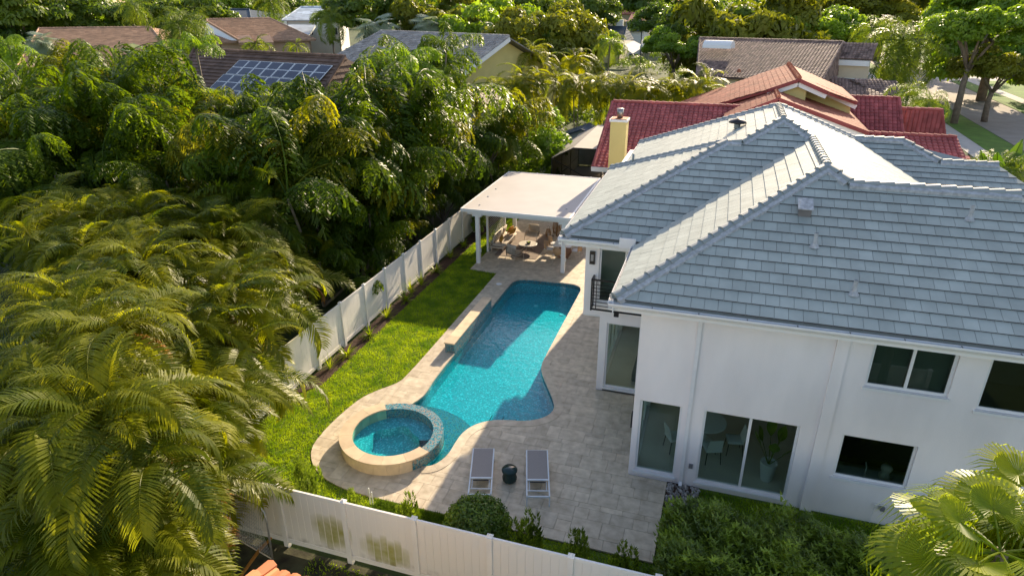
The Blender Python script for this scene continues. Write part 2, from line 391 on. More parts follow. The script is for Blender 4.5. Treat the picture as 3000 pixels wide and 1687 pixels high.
for i, (x, y, z) in enumerate([(-7.5, 27.2, -.73), (-6.1, 26.6, -.72)]):
    MB().lathe([(0, .03), (.09, .03), (.12, 0)], (x, y, z), 14).build('drain_cover', MAT['trim'], basin)

# spillway wall --------------------------------------------------------
sw = thing('spillway_wall', 'low raised spillway wall with stone cap along the lawn side of the pool', 'wall', (-9.2, 22.8, 0))
MB().box(-9.38, -8.985, 20.62, 25.02, -0.3, 0.40).build('mosaic_body', MAT['mosaic'], sw)
y = 20.58
while y < 25.0:
    y2 = min(y + 0.61, 25.06); b = MB(); b.tone = random.random(); b.box(-9.41, -8.97, y + .003, y2 - .003, 0.40, 0.45).build('cap_stone', MAT['stone'], sw); y = y2

# spa ------------------------------------------------------------------
spa = thing('spa', 'round raised spa clad in cream stone and blue mosaic beside the pool', 'spa', (SPA[0], SPA[1], 0))
def ringpart(name, r0, r1, z0, z1, a0, a1, n, mat, tone=.5):
    b = MB(); b.tone = tone; pr = [(r0, z0), (r1, z0), (r1, z1), (r0, z1), (r0, z0)]
    b.lathe(pr, (SPA[0], SPA[1], 0), n, R(a0), R(a1))
    for a in (a0, a1):
        ca, sa = math.cos(R(a)), math.sin(R(a)); b.add([(SPA[0] + r * ca, SPA[1] + r * sa, z) for r, z in pr[:4]], [(0, 1, 2, 3) if a == a0 else (3, 2, 1, 0)])
    return b.build(name, mat, spa)
a = 127
while a < 318 - 0.1:                                   # stone cladding panels, back-left round to the front
    a2 = min(a + 13.6, 318); ringpart('wall_stone', 1.27, SPA_R - 0.02, -0.6, 0.355, a + .12, a2 - .12, 5, MAT['stone'], random.random()); a = a2
ringpart('mosaic_wall', 1.27, SPA_R - 0.03, -1.2, 0.365, -42 + .2, 127 - .2, 48, MAT['mosaic'])
a = 127
while a < 338 - 0.1:
    a2 = min(a + 26.4, 338); ringpart('coping_stone', 1.235, SPA_R + 0.015, 0.367, 0.42, a + .12, a2 - .12, 8, MAT['stone'], random.random()); a = a2
b = MB(); b.lathe([(1.275, 0.36), (1.275, -0.30), (0, -0.30)], (SPA[0], SPA[1], 0), 48); b.build('spa_basin', MAT['basin'], spa, True)
b = MB()
for j in range(49):
    a = R(20 + 300 * j / 48); rr = 0.74 + 0.07 * math.sin(5 * a)
    b.v += [(SPA[0] + rr * math.cos(a), SPA[1] + rr * math.sin(a), -0.3), (SPA[0] + rr * math.cos(a), SPA[1] + rr * math.sin(a), 0.02), (SPA[0] + 1.27 * math.cos(a), SPA[1] + 1.27 * math.sin(a), 0.02)]
b.add([], [])
for j in range(48):
    k = 3 * j; b.f += [(k, k + 3, k + 4, k + 1), (k + 1, k + 4, k + 5, k + 2)]; b.t += [.5, .5]
b.build('bench', MAT['basin'], spa)
b = MB(); b.lathe([(1.27, 0.345), (0.001, 0.345)], (SPA[0], SPA[1], 0), 48); b.build('spa_water', MAT['spawater'], spa)

# lawn -----------------------------------------------------------------
LAWN = [(-12.75, 38.9), (-12.75, 17.0), (-13.4, 16.0), (-13.4, 10.45), (-0.3, 10.45), (-0.3, 12.40)] + [(p[0], p[1] - 0.03) for p in DECK_L[::-1]][0:0] + [(-7.6, 12.42)] + [(p[0] - .02, p[1] - .02) for p in DECK_L[::-1]][1:] + [(-11.58, 28.98), (-11.58, 38.05), (-3.2, 38.05), (-3.2, 41.8), (-12.75, 41.8)]
sheet('lawn', [LAWN], MAT['lawn'], -0.035, 'green lawn between the white fence and the patio')
sheet('planting_bed', [[(-13.42, 41.8), (-12.72, 41.8), (-12.72, 17.2), (-13.42, 16.2)]], MAT['mulch'], -0.028, 'dark mulch bed along the left fence')
sheet('side_lawn', [[(-0.3, 10.45), (9.5, 10.45), (9.5, 15.6), (-0.3, 15.6)]], MAT['lawn'], -0.04, 'strip of grass along the house wall')
sheet('bare_soil', [[(-14, 3), (9.5, 3), (9.5, 10.22), (-14, 10.22)]], MAT['soil'], -0.06, 'bare dark soil outside the front fence')
rng = np.random.default_rng(7)
def blades(name, poly, n, h, w, mat, z, label, parent=None, cat='grass'):
    P = np.array(poly); lo, hi = P.min(0), P.max(0); pts = []
    while len(pts) < n:
        c = lo + rng.random((n, 2)) * (hi - lo); x, y = c[:, 0], c[:, 1]; ins = np.zeros(n, bool)
        for i in range(len(P)):
            (x0, y0), (x1, y1) = P[i], P[(i + 1) % len(P)]
            with np.errstate(divide='ignore', invalid='ignore'):
                k = ((y0 > y) != (y1 > y)) & (x < (x1 - x0) * (y - y0) / (y1 - y0) + x0)
            ins ^= k
        pts.extend(c[ins].tolist())
    c = np.array(pts[:n]); a = rng.random(n) * 6.283; hh = h * (0.55 + 0.7 * rng.random(n)); lean = 0.55 * hh
    v = np.zeros((n, 3, 3)); ca, sa = np.cos(a), np.sin(a); ww = w * (0.6 + 0.8 * rng.random(n))
    v[:, 0] = np.c_[c[:, 0] - ca * ww, c[:, 1] - sa * ww, np.full(n, z)]
    v[:, 1] = np.c_[c[:, 0] + ca * ww, c[:, 1] + sa * ww, np.full(n, z)]
    la = rng.random(n) * 6.283
    v[:, 2] = np.c_[c[:, 0] + np.cos(la) * lean, c[:, 1] + np.sin(la) * lean, z + hh]
    me = bpy.data.meshes.new(name); me.vertices.add(3 * n); me.vertices.foreach_set('co', v.ravel())
    me.loops.add(3 * n); me.loops.foreach_set('vertex_index', np.arange(3 * n, dtype=np.int32))
    me.polygons.add(n); me.polygons.foreach_set('loop_start', np.arange(0, 3 * n, 3, dtype=np.int32)); me.polygons.foreach_set('loop_total', np.full(n, 3, dtype=np.int32))
    me.materials.append(mat); me.update(); me.validate()
    o = link(name, me, parent); tag(o, label, cat, None, 'stuff'); return o
MAT['grass'] = leaf_mat('lawn_grass_blades', (0.085, 0.17, 0.005), (0.24, 0.33, 0.012), 0.5, 0.5, 0.0, 0.3, 1.6, tcol=(1.7, 1.5, .4))
blades('grass', LAWN, 150000, 0.075, 0.009, MAT['grass'], -0.035, 'short green grass blades of the lawn')
blades('grass', [(0.4, 13.0), (9, 13.0), (9, 15.5), (0.4, 15.5)], 26000, 0.09, 0.01, MAT['grass'], -0.04, 'grass strip at the foot of the house wall')
blades('weeds', [(-9, 5), (-3, 5), (-3, 10.1), (-8.5, 10.1)], 5000, 0.09, 0.02, MAT['grass'], -0.06, 'sparse weeds on the soil outside the fence', cat='weeds')

# road at the right ----------------------------------------------------
ROAD = [(23.2, 60), (31.5, 60), (36.5, 175), (29.5, 175)]
def quadstrip(name, pts, mat, z, label):
    return sheet(name, [pts], mat, z, label)
road = quadstrip('road', [(26.0, 60), (33.0, 60), (39.5, 320), (31.5, 320)], MAT['asphalt'], -0.06, 'sunlit residential street at the right edge')
MAT['farlawn'] = M('verge_grass', (0.10, 0.19, 0.02), 0.95, 0.3, 0.8, bump=0.5, bscale=5)
quadstrip('verge', [(22.9, 60), (25.9, 60), (31.4, 320), (28.4, 320)], MAT['farlawn'], -0.055, 'grass verge between street and near pavement')
quadstrip('pavement', [(21.0, 60), (22.85, 60), (28.35, 320), (26.5, 320)], MAT['concrete'], -0.05, 'near concrete pavement beside the street')
quadstrip('verge', [(33.2, 60), (35.6, 60), (42.1, 320), (39.7, 320)], MAT['farlawn'], -0.055, 'grass verge on the far side of the street')
quadstrip('pavement', [(35.65, 60), (37.2, 60), (43.7, 320), (42.15, 320)], MAT['concrete'], -0.05, 'far concrete pavement across the street')
quadstrip('front_garden', [(37.3, 60), (60, 60), (70, 320), (43.8, 320)], MAT['farlawn'], -0.06, 'front lawns across the street')
quadstrip('driveway', [(33.1, 128), (60, 134), (60, 140), (33.3, 135)], MAT['concrete'], -0.045, 'pale driveway crossing the far verge')
quadstrip('driveway', [(13, 100), (27.5, 104), (27.6, 110), (13, 106)], MAT['concrete'], -0.045, 'pale driveway of the brown roofed house')

# ================================================================== FENCES
def fence(name, label, along, fixed, a0, a1, inward, first, step=1.85, stain=None):
    t = thing(name, label, 'fence', ((fixed, (a0 + a1) / 2, 0) if along == 'y' else ((a0 + a1) / 2, fixed, 0)))
    def bx(b, s0, s1, d0, d1, z0, z1):
        if along == 'y': b.box(fixed + d0, fixed + d1, s0, s1, z0, z1)
        else: b.box(s0, s1, fixed + d0, fixed + d1, z0, z1)
        return b
    posts = []; p = first
    while p < a1 + 0.01: posts.append(p); p += step
    p = first - step
    while p > a0 - 0.01: posts.insert(0, p); p -= step
    for p in posts:
        o = bx(MB(), p - .063, p + .063, -.063, .063, -0.1, 1.86).build('post', MAT['fence'], t)
        b = MB(); bx(b, p - .072, p + .072, -.072, .072, 1.86, 1.89); c = (fixed, p) if along == 'y' else (p, fixed)
        b.add([(c[0] - .06, c[1] - .06, 1.89), (c[0] + .06, c[1] - .06, 1.89), (c[0] + .06, c[1] + .06, 1.89), (c[0] - .06, c[1] + .06, 1.89), (c[0], c[1], 1.945)], [(0, 1, 4), (1, 2, 4), (2, 3, 4), (3, 0, 4)])
        b.build('post_cap', MAT['fence'], o)
    for p, q in zip(posts[:-1], posts[1:]):
        bx(MB(), p + .063, q - .063, -.024, .024, 1.78, 1.86).build('top_rail', MAT['fence'], t)
        bx(MB(), p + .063, q - .063, -.024, .024, 0.06, 0.20).build('bottom_rail', MAT['fence'], t)
        n = 6 if along == 'y' else 9; wd = (q - p - .126) / n
        for i in range(n):
            o = bx(MB(), p + .063 + i * wd + .0015, p + .063 + (i + 1) * wd - .0015, -.011, .011, 0.20, 1.78)
            o.build('board', stain(p) if stain else MAT['fence'], t)
    return t, posts
# vinyl streaked with green algae where sprinklers reach it
def algae_vinyl():
    m, n, l, b = _bsdf('white_vinyl_with_algae'); b.inputs['Roughness'].default_value = 0.45
    tc = n.new('ShaderNodeTexCoord'); sp = n.new('ShaderNodeSeparateXYZ'); l.new(tc.outputs['Object'], sp.inputs[0])
    # stains follow the boards: each board (0.196 m) has its own stain height, joints stay cleaner
    def mth(op, a, b_=None, c=None):
        k = n.new('ShaderNodeMath'); k.operation = op
        for i_, v_ in enumerate((a, b_, c)):
            if v_ is None: continue
            if isinstance(v_, (int, float)): k.inputs[i_].default_value = v_
            else: l.new(v_, k.inputs[i_])
        return k.outputs[0]
    bw = 1.724 / 9; xb = mth('DIVIDE', mth('ADD', sp.outputs[0], 9.327), bw); cell = mth('FLOOR', xb); fr_ = mth('SUBTRACT', xb, cell)
    joint = mth('MINIMUM', mth('MULTIPLY', fr_, 9.0), mth('MULTIPLY', mth('SUBTRACT', 1.0, fr_), 9.0)); joint = mth('MULTIPLY_ADD', mth('MINIMUM', joint, 1.0), .6, .4)
    wn = n.new('ShaderNodeTexWhiteNoise'); wn.noise_dimensions = '1D'; l.new(cell, wn.inputs['W']); jit = mth('MULTIPLY_ADD', wn.outputs['Value'], .22, -.11)
    xs_ = mth('MULTIPLY_ADD', mth('ADD', cell, .5), bw, -9.327); z_ = mth('ADD', sp.outputs[2], jit)
    def blob(cx, cz, rx, rz):
        a = mth('MULTIPLY_ADD', mth('ADD', mth('MULTIPLY', xs_, .7), mth('MULTIPLY', sp.outputs[0], .3)), 1 / rx, -cx / rx); c = mth('MULTIPLY_ADD', z_, 1 / rz, -cz / rz)
        d2 = mth('MULTIPLY_ADD', c, c, mth('MULTIPLY', a, a)); mr = n.new('ShaderNodeMapRange'); mr.inputs[1].default_value = 1.35; mr.inputs[2].default_value = 0.35; l.new(d2, mr.inputs[0]); return mr.outputs[0]
    nz = n.new('ShaderNodeTexNoise'); nz.inputs['Scale'].default_value = 4; nz.inputs['Detail'].default_value = 5; l.new(tc.outputs['Object'], nz.inputs['Vector'])
    mr = n.new('ShaderNodeMapRange'); mr.inputs[1].default_value = .3; mr.inputs[2].default_value = .65; mr.inputs[3].default_value = .6; mr.inputs[4].default_value = .95; l.new(nz.outputs[0], mr.inputs[0])
    class _O: pass
    mu = _O(); mu.outputs = [mth('MULTIPLY', mth('MULTIPLY', mth('MAXIMUM', blob(-7.98, 0.84, 0.50, 0.50), blob(-6.5, 0.62, 0.62, 0.44)), mr.outputs[0]), joint)]
    m1 = n.new('ShaderNodeMix'); m1.data_type = 'RGBA'; m1.inputs[6].default_value = (.85, .80, .72, 1); m1.inputs[7].default_value = (.36, .34, .07, 1); l.new(mu.outputs[0], m1.inputs[0])
    # dirt splashed up from the soil
    dz = n.new('ShaderNodeMapRange'); dz.inputs[1].default_value = .42; dz.inputs[2].default_value = .05; l.new(sp.outputs[2], dz.inputs[0])
    nd = n.new('ShaderNodeTexNoise'); nd.inputs['Scale'].default_value = 4; nd.inputs['Detail'].default_value = 6; l.new(tc.outputs['Object'], nd.inputs['Vector'])
    dm = n.new('ShaderNodeMapRange'); dm.inputs[1].default_value = .42; dm.inputs[2].default_value = .7; l.new(nd.outputs[0], dm.inputs[0])
    dd = n.new('ShaderNodeMath'); dd.operation = 'MULTIPLY'; l.new(dz.outputs[0], dd.inputs[0]); l.new(dm.outputs[0], dd.inputs[1])
    m2 = n.new('ShaderNodeMix'); m2.data_type = 'RGBA'; l.new(dd.outputs[0], m2.inputs[0]); l.new(m1.outputs[2], m2.inputs[6]); m2.inputs[7].default_value = (.16, .12, .08, 1)
    l.new(m2.outputs[2], b.inputs['Base Color']); return m
MAT['algae'] = algae_vinyl()
fence('white_fence', 'white vinyl privacy fence with green algae stains across the bottom of the photo', 'x', 10.28, -13.3, 9.0, 1, -9.39, stain=lambda p: MAT['algae'])
fence('white_fence', 'long white vinyl fence running along the left side of the lawn', 'y', -13.5, 10.3, 41.9, 1, 23.69)
fence('white_fence', 'white vinyl fence behind the pavilion', 'x', 42.0, -13.4, 2.0, 1, -11.6)
# ================================================================== THE WHITE HOUSE
house = thing('white_house', 'two storey white stucco house with slate grey hipped tile roof', 'house', (3, 24, 0))
def wall(axis, fixed, th, a0, a1, z0, z1, openings, name='wall', mat=None):
    """wall slab with rectangular openings (a0,a1,z0,z1); axis 'x' runs along x at y=fixed..fixed+th"""
    xs = sorted({a0, a1, *[o[0] for o in openings], *[o[1] for o in openings]}); zs = sorted({z0, z1, *[o[2] for o in openings], *[o[3] for o in openings]})
    b = MB()
    for i in range(len(xs) - 1):
        j = 0
        while j < len(zs) - 1:
            k = j
            def hol(jj): return any(o[0] <= xs[i] + 1e-6 and o[1] >= xs[i + 1] - 1e-6 and o[2] <= zs[jj] + 1e-6 and o[3] >= zs[jj + 1] - 1e-6 for o in openings)
            if hol(j): j += 1; continue
            while k + 1 < len(zs) - 1 and not hol(k + 1): k += 1
            if axis == 'x': b.box(xs[i], xs[i + 1], fixed, fixed + th, zs[j], zs[k + 1])
            else: b.box(fixed, fixed + th, xs[i], xs[i + 1], zs[j], zs[k + 1])
            j = k + 1
    return b.build(name, mat or MAT['stucco'], house)
def window(axis, fixed, a0, a1, z0, z1, mullions=(), fr=0.06, inset=0.07, glass='glass', sill=True, name='window', parent=None, out=-1):
    """frame + pane set into an opening; outside face at `fixed`, outward direction -axis"""
    b = MB()
    def bx(m, p0, p1, q0, q1, d0, d1):
        if axis == 'x': m.box(p0, p1, fixed + d0, fixed + d1, q0, q1)
        else: m.box(fixed + d0, fixed + d1, p0, p1, q0, q1)
    d0, d1 = inset, inset + 0.06
    bx(b, a0, a0 + fr, z0, z1, d0, d1); bx(b, a1 - fr, a1, z0, z1, d0, d1); bx(b, a0 + fr, a1 - fr, z0, z0 + fr, d0, d1); bx(b, a0 + fr, a1 - fr, z1 - fr, z1, d0, d1)
    w = b.build(name, MAT['trim'], parent or house)
    cuts = [a0 + fr, *mullions, a1 - fr]
    for m in mullions:
        c = MB(); bx(c, m - .035, m + .035, z0 + fr, z1 - fr, d0 - .004, d1 + .004); c.build('mullion', MAT['trim'], w)
    for i in range(len(cuts) - 1):
        c = MB(); bx(c, cuts[i] + (.035 if i else 0), cuts[i + 1] - (.035 if i < len(cuts) - 2 else 0), z0 + fr, z1 - fr, d0 + .025, d0 + .033); c.build('pane', MAT[glass], w)
    if sill:
        c = MB(); bx(c, a0 - .04, a1 + .04, z0 - .07, z0 - .004, -0.05, inset - .004); c.build('sill', MAT['trim'], w)
    return w
YF, YW, ZT = 15.6, 19.8, 5.5
FRONT = [(-1.26, -0.12, 0.17, 2.59), (0.46, 2.87, 0.17, 2.59), (3.88, 5.60, 1.22, 2.56), (4.08, 5.88, 4.04, 5.39), (6.50, 7.95, 3.84, 5.36)]
wall('x', YF, 0.22, -1.43, 11.2, -0.1, ZT, FRONT)
window('x', YF, *FRONT[0]); window('x', YF, *FRONT[1], mullions=(1.665,)); window('x', YF, *FRONT[2], glass='darkglass'); window('x', YF, *FRONT[3], mullions=(4.98,), glass='darkglass', fr=.07); window('x', YF, *FRONT[4], glass='darkglass', fr=.07)
# pool-side wall of the front block, with sliding doors near the corner
wall('y', -1.43, 0.22, YF + .22, YW, -0.1, ZT, [(16.3, 19.2, 0.05, 2.45)])
window('y', -1.43, 16.3, 19.2, 0.05, 2.45, mullions=(17.3, 18.3), sill=False, name='sliding_door')
# recessed wing: ground floor set back, upper floor overhanging
wall('x', YW, 0.22, -3.2, -1.43, -0.1, 2.92, [(-2.94, -1.78, 0.13, 2.68)])
window('x', YW, -2.94, -1.78, 0.13, 2.68, sill=True)
wall('x', YW, 0.22, -3.78, -1.43, 2.92, ZT, [(-3.32, -1.75, 3.40, 5.33)])
window('x', YW, -3.32, -1.75, 3.40, 5.33, mullions=(-2.46,), sill=False, name='balcony_door')
wall('y', -3.2, 0.22, YW + .22, 34.0, -0.1, 2.92, [(20.6, 24.4, 0.05, 2.5), (25.6, 27.4, 0.9, 2.3)])
window('y', -3.2, 20.6, 24.4, 0.05, 2.5, mullions=(21.6, 22.5, 23.4), sill=False, name='sliding_door'); window('y', -3.2, 25.6, 27.4, 0.9, 2.3, mullions=(26.5,))
wall('y', -3.78, 0.22, YW + .22, 34.0, 2.92, ZT, [(21.2, 23.0, 3.9, 5.2), (25.2, 27.0, 3.9, 5.2), (30.2, 32.0, 3.9, 5.2)])
for a, b_ in ((21.2, 23.0), (25.2, 27.0), (30.2, 32.0)): window('y', -3.78, a, b_, 3.9, 5.2, mullions=((a + b_) / 2,), glass='darkglass')
MB().box(-3.78, -3.2, YW, 34.0, 2.86, 2.915).build('overhang_soffit', MAT['soffit'], house)
wall('x', 34.0, 0.22, -3.78, 11.2, -0.1, ZT, [])
wall('y', 11.0, 0.22, YF + .22, 34.0, -0.1, ZT, [])
# pilaster strips and downspouts on the front wall
MB().box(3.27, 3.55, YF - .075, YF - .002, -0.08, ZT).build('pilaster', MAT['stucco'], house)
for x0, n in ((0.02, 0),):
    d = MB().box(x0, x0 + .10, YF - .085, YF - .004, 0.12, ZT).build('downspout', MAT['gutter'], house)
    MB().bar((x0 + .05, YF - .045, .12), (x0 + .05, YF - .16, 0.03), .09, .07).build('spout_foot', MAT['gutter'], d)
MB().box(0.24, 0.35, YF - .05, YF - .003, 0.62, 0.76).build('outlet_box', M('outlet_grey', (.18, .18, .19), .5), house)
MB().box(-1.49, -1.43, 15.75, 15.95, 1.5, 1.95).build('wall_lamp', MAT['black'], house)
pipe = MB(); pipe.tube([(5.0, YF - .06, 0), (5.0, YF - .06, .62), (5.55, YF - .06, .62)], .012, 6).build('hose_pipe', MAT['gutter'], house)
MB().box(5.15, 5.25, YF - .09, YF - .002, .45, .57).build('outlet_box', M('outlet_grey_2', (.2, .2, .22), .5), house)
# floors and inner walls so that rooms show through the glass
MAT['floor'] = M('pale_stone_floor', (0.60, 0.55, 0.47), 0.35, 0.1, 1.0); MAT['inner'] = M('interior_paint', (0.60, 0.57, 0.52), 0.8, 0.03)
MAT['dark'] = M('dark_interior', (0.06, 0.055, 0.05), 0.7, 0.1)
MB().box(-1.21, 11.0, YF + .22, YW, -0.08, 0.03).build('room_floor', MAT['floor'], house)
MB().box(-2.98, 11.0, YW, 27.8, -0.08, 0.03).build('room_floor', MAT['floor'], house)
MB().box(-3.55, 10.98, YW + .22, 33.98, 2.93, 3.1).build('upper_floor', MAT['floor'], house)
MB().box(-1.2, 10.98, YF + .23, YW + .22, 2.70, 3.05).build('upper_floor', MAT['floor'], house)
MB().box(-3.0, 10.98, 27.8, 27.95, 0, 2.9).build('partition', MAT['inner'], house)
MB().box(3.4, 3.5, YF + .24, 20.5, 0.03, 2.69).build('partition', MAT['inner'], house)
MB().box(-3.5, 10.9, 21.4, 21.5, 3.1, 5.45).build('partition', MAT['inner'], house)
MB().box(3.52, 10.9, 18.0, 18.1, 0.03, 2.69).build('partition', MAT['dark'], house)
MB().box(-1.2, 10.98, 18.6, 18.7, 3.06, 5.45).build('partition', MAT['inner'], house)
MAT['shade'] = M('grey_green_roller_shade', (0.20, 0.23, 0.20), .9, .04)
for x0, x1, z0, z1 in ((4.15, 4.94, 4.1, 5.33), (5.02, 5.81, 4.1, 5.33)): MB().box(x0, x1, YF + .19, YF + .2, z0, z1).build('roller_shade', MAT['shade'], house)
# balcony railing ------------------------------------------------------
bal = MB(); x0, x1, yb = -3.46, -1.5, 19.44
bal.bar((x0, yb, 4.36), (x1, yb, 4.36), .05, .05).bar((x0, yb, 3.30), (x1, yb, 3.30), .05, .05).bar((x0, YW, 4.36), (x0, yb, 4.36), .05, .05).bar((x0, YW, 3.30), (x0, yb, 3.30), .05, .05)
bal.bar((x0, yb, 3.25), (x0, yb, 4.385), .05).bar((x0, YW - .03, 3.3), (x0, YW - .03, 4.36), .04)
rail = bal.build('balcony_railing', MAT['black'], house)
for i in range(7): MB().bar((x0 + .02, yb, 3.44 + i * .125), (x1, yb, 3.44 + i * .125), .018).build('rail_bar', MAT['black'], rail)
for x in (-3.30, -2.45): MB().bar((x, yb, 3.31), (x, yb, 4.35), .025).build('baluster', MAT['black'], rail)
MB().box(-2.68, -2.52, 19.40, 19.50, 3.13, 3.29).build('bracket', MAT['black'], rail)
s = MB().box(-3.63, -3.46, YW - .09, YW - .003, 4.78, 5.22).build('wall_lamp', MAT['black'], house)
MB().box(-3.59, -3.50, YW - .105, YW - .091, 4.90, 5.12).build('lamp_glass', M('frosted_grey', (.3, .3, .3), .3), s)

# ---------------------------------------------------------------- roof
ZE = 5.80; S_ = 0.5
roof_deck = MB()
planes = {}
XR = 11.9                                    # right eave
def zF1(y): return ZE + S_ * (y - 14.98)
P1 = (2.965, 20.05, 8.335); V0 = (-2.10, 18.99)
R1b = (2.965, 24.37, 8.335); R2a = (2.035, 25.31, 8.80); R2b = (2.035, 28.60, 8.80)
RA = (3.45, 19.45, 8.035); RB = (XR - 4.4, 19.45, 8.035)
P2b = (0.18, 23.97, 8.13); P2c = (0.70, 23.97, 8.13)
def on3(u, v):                               # photo pixel -> point on the low back slope z = 7.06 - .45 (31.7 - y)
    d = ray(u, v); t = (7.06 - .45 * 31.7 - CAM_H) / (d[2] - .45 * d[1]); return (d[0] * t, d[1] * t, CAM_H + d[2] * t)
Q3 = [on3(2752, 478), on3(2922, 487)]; print('Q3', Q3)
polys = dict(
    F1=[(-2.10, 14.98, ZE), (XR, 14.98, ZE), (RB[0], 19.45, 8.035), (3.60, 19.45, 8.035), P1],
    L1=[(-2.10, 18.9, ZE), (-2.10, 14.98, ZE), P1, R1b],
    F2=[(-4.47, 19.31, ZE), (-2.10, 19.31, ZE), (-1.75, 19.31, ZE), R1b, R2a, P2c, P2b],
    L2=[(-4.47, 28.65, ZE), (-4.47, 19.31, ZE), P2b],
    B2=[(-3.96, 28.65, ZE), (-4.47, 28.65, ZE), P2b, P2c],
    L3=[(-3.96, 34.6, ZE), (-3.96, 28.65, ZE), P2c, R2a, R2b],
    RP=[P1, (3.60, 19.45, 8.015), (8.05, 23.9, 5.79), (9.0, 25.0, 5.315), (9.0, 27.82, 5.315), (5.51, 31.7, 7.05), R2b, R2a, R1b],
    BK=[(11.2, 34.6, ZE), (-3.96, 34.6, ZE), R2b, (5.51, 31.72, 7.05), (7.45, 31.72, 7.05), (Q3[0][0], Q3[0][1] + .3, Q3[0][2] - .05), (Q3[1][0], Q3[1][1] + .3, Q3[1][2] - .05)],
    F3=[(9.0, 27.82, 5.314), (12.6, 27.82, 5.314), Q3[1], Q3[0], (7.45, 31.7, 7.06), (5.51, 31.7, 7.06)],
    BF=[(XR, 23.9, ZE), (8.05, 23.9, ZE), (3.60, 19.45, 8.030), (RB[0], 19.45, 8.035)],
    RG=[(XR, 14.98, ZE), (XR, 23.9, ZE), (RB[0], 19.45, 8.035)],
)
for k, p in polys.items(): roof_deck.slab([(q[0], q[1], q[2] - 0.03) for q in p], 0.12)
roof = roof_deck.build('roof', MAT['ridge'], house)
# soffit and fascia
MB().box(-2.02, 11.8, 15.06, 15.6, 5.50, 5.56).box(-2.02, -1.43, 15.6, 19.8, 5.50, 5.56).box(-4.40, -3.78, 19.4, 34.0, 5.50, 5.56).box(-3.78, -1.43, 19.4, 19.8, 5.503, 5.563).build('soffit', MAT['soffit'], roof)
def gutter(a, b, out, name='gutter'):
    a, b, o = Vector(a), Vector(b), Vector(out)
    m = MB(); prof = [(0.0, 0.0), (0.0, -.13), (.09, -.13), (.14, -.05), (.14, 0.0), (.125, 0.0), (.125, -.045), (.085, -.115), (.012, -.115), (.012, 0.0)]
    vs = [p + o * q[0] + Vector((0, 0, q[1])) for p in (a, b) for q in prof]; n = len(prof)
    m.add(vs, [(i, (i + 1) % n, n + (i + 1) % n, n + i) for i in range(n)]); 
    g = m.build(name, MAT['gutter'], roof)
    L = (b - a).length; d = (b - a) / L; k = 0.7
    while k < L - .1:
        p = a + d * k; MB().bar(p + o * .01 + Vector((0, 0, -.012)), p + o * .13 + Vector((0, 0, -.012)), .018, .008).build('gutter_clip', MAT['black'], g); k += 1.12
    MB().bar(a - o * .012 + Vector((0, 0, -.12)), b - o * .012 + Vector((0, 0, -.12)), .024, .26).build('fascia', MAT['trim'], g)
    return g
gutter((XR, 14.98, 5.76), (-2.22, 14.98, 5.76), (0, -1, 0)); gutter((-2.10, 14.86, 5.757), (-2.10, 19.2, 5.757), (-1, 0, 0))
gutter((-2.12, 19.31, 5.76), (-4.59, 19.31, 5.76), (0, -1, 0)); gutter((-4.47, 19.19, 5.757), (-4.47, 28.65, 5.757), (-1, 0, 0)); gutter((-3.96, 28.7, 5.757), (-3.96, 34.6, 5.757), (-1, 0, 0))
MB().box(-2.62, -2.12, 19.14, 19.19, 5.66, 5.98).build('splash_guard', MAT['gutter'], roof)
# tiles: every plane is laid with real stepped tiles, the largest 300 kept single
random.seed(11)
tiles = []
def lay(poly, e0, e1, row, wid, th, keepw):
    P = [Vector(p) for p in poly]; o = Vector(e0); ux = (Vector(e1) - o).normalized()
    nrm = Vector((0, 0, 0))
    for i in range(len(P)): nrm += P[i].cross(P[(i + 1) % len(P)])
    nrm.normalize()
    if nrm.z < 0: nrm = -nrm
    uy = nrm.cross(ux).normalized()
    if uy.z < 0: uy = -uy
    q2 = [((p - o).dot(ux), (p - o).dot(uy)) for p in P]
    if area2(q2) < 0: q2 = q2[::-1]
    x0, x1 = min(q[0] for q in q2), max(q[0] for q in q2); y0, y1 = min(q[1] for q in q2), max(q[1] for q in q2)
    y = y0; r_ = 0; off = (P[0] - o).dot(nrm); PL = .045
    while y < y1:
        x = x0 - wid * (0.5 * (r_ % 2) + random.random() * 0.25)
        while x < x1:
            c = clip_rect(q2, x + .004, x + wid - .004, y, y + row + 0.03)
            if len(c) > 2 and abs(area2(c)) > 0.004:
                lift = random.uniform(0, .004)
                def pt(p, up, y=y, lift=lift): 
                    k = (p[1] - y) / (row + .03)
                    return o + ux * p[0] + uy * p[1] + nrm * (off + th * (1 - k) + lift + (PL if up else 0))
                n = len(c); m = MB(); m.tone = min(1, max(0, random.gauss(.5, .2)))
                m.add([pt(p, 1) for p in c] + [pt(p, 0) for p in c], [tuple(range(n))] + [(i, n + i, n + (i + 1) % n, (i + 1) % n) for i in range(n)])
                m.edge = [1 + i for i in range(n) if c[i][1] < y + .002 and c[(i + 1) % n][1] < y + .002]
                tiles.append((abs(area2(c)) * keepw, m))
            x += wid
        y += row; r_ += 1
T = 0.362
lay(polys['F1'], (-2.1, 14.98, ZE), (XR, 14.98, ZE), T, .32, .036, 4)
lay(polys['F2'], (-4.47, 19.31, ZE), (-2, 19.31, ZE), T, .32, .036, 2)
lay(polys['L1'], (-2.1, 18.9, ZE), (-2.1, 14.98, ZE), T, .32, .036, 3)
lay(polys['L2'], (-4.47, 28.65, ZE), (-4.47, 19.31, ZE), T, .32, .036, 1)
lay(polys['L3'], (-3.96, 34.6, ZE), (-3.96, 28.65, ZE), T, .32, .036, 1)
lay(polys['F3'], (9.0, 27.82, 5.314), (11.2, 27.82, 5.314), T, .32, .036, .6)
lay(polys['RP'], (9.0, 19, 5.315), (9.0, 27, 5.315), T, .32, .036, .6)
tiles.sort(key=lambda t: -t[0])
rest = MB(); rest_edges = []
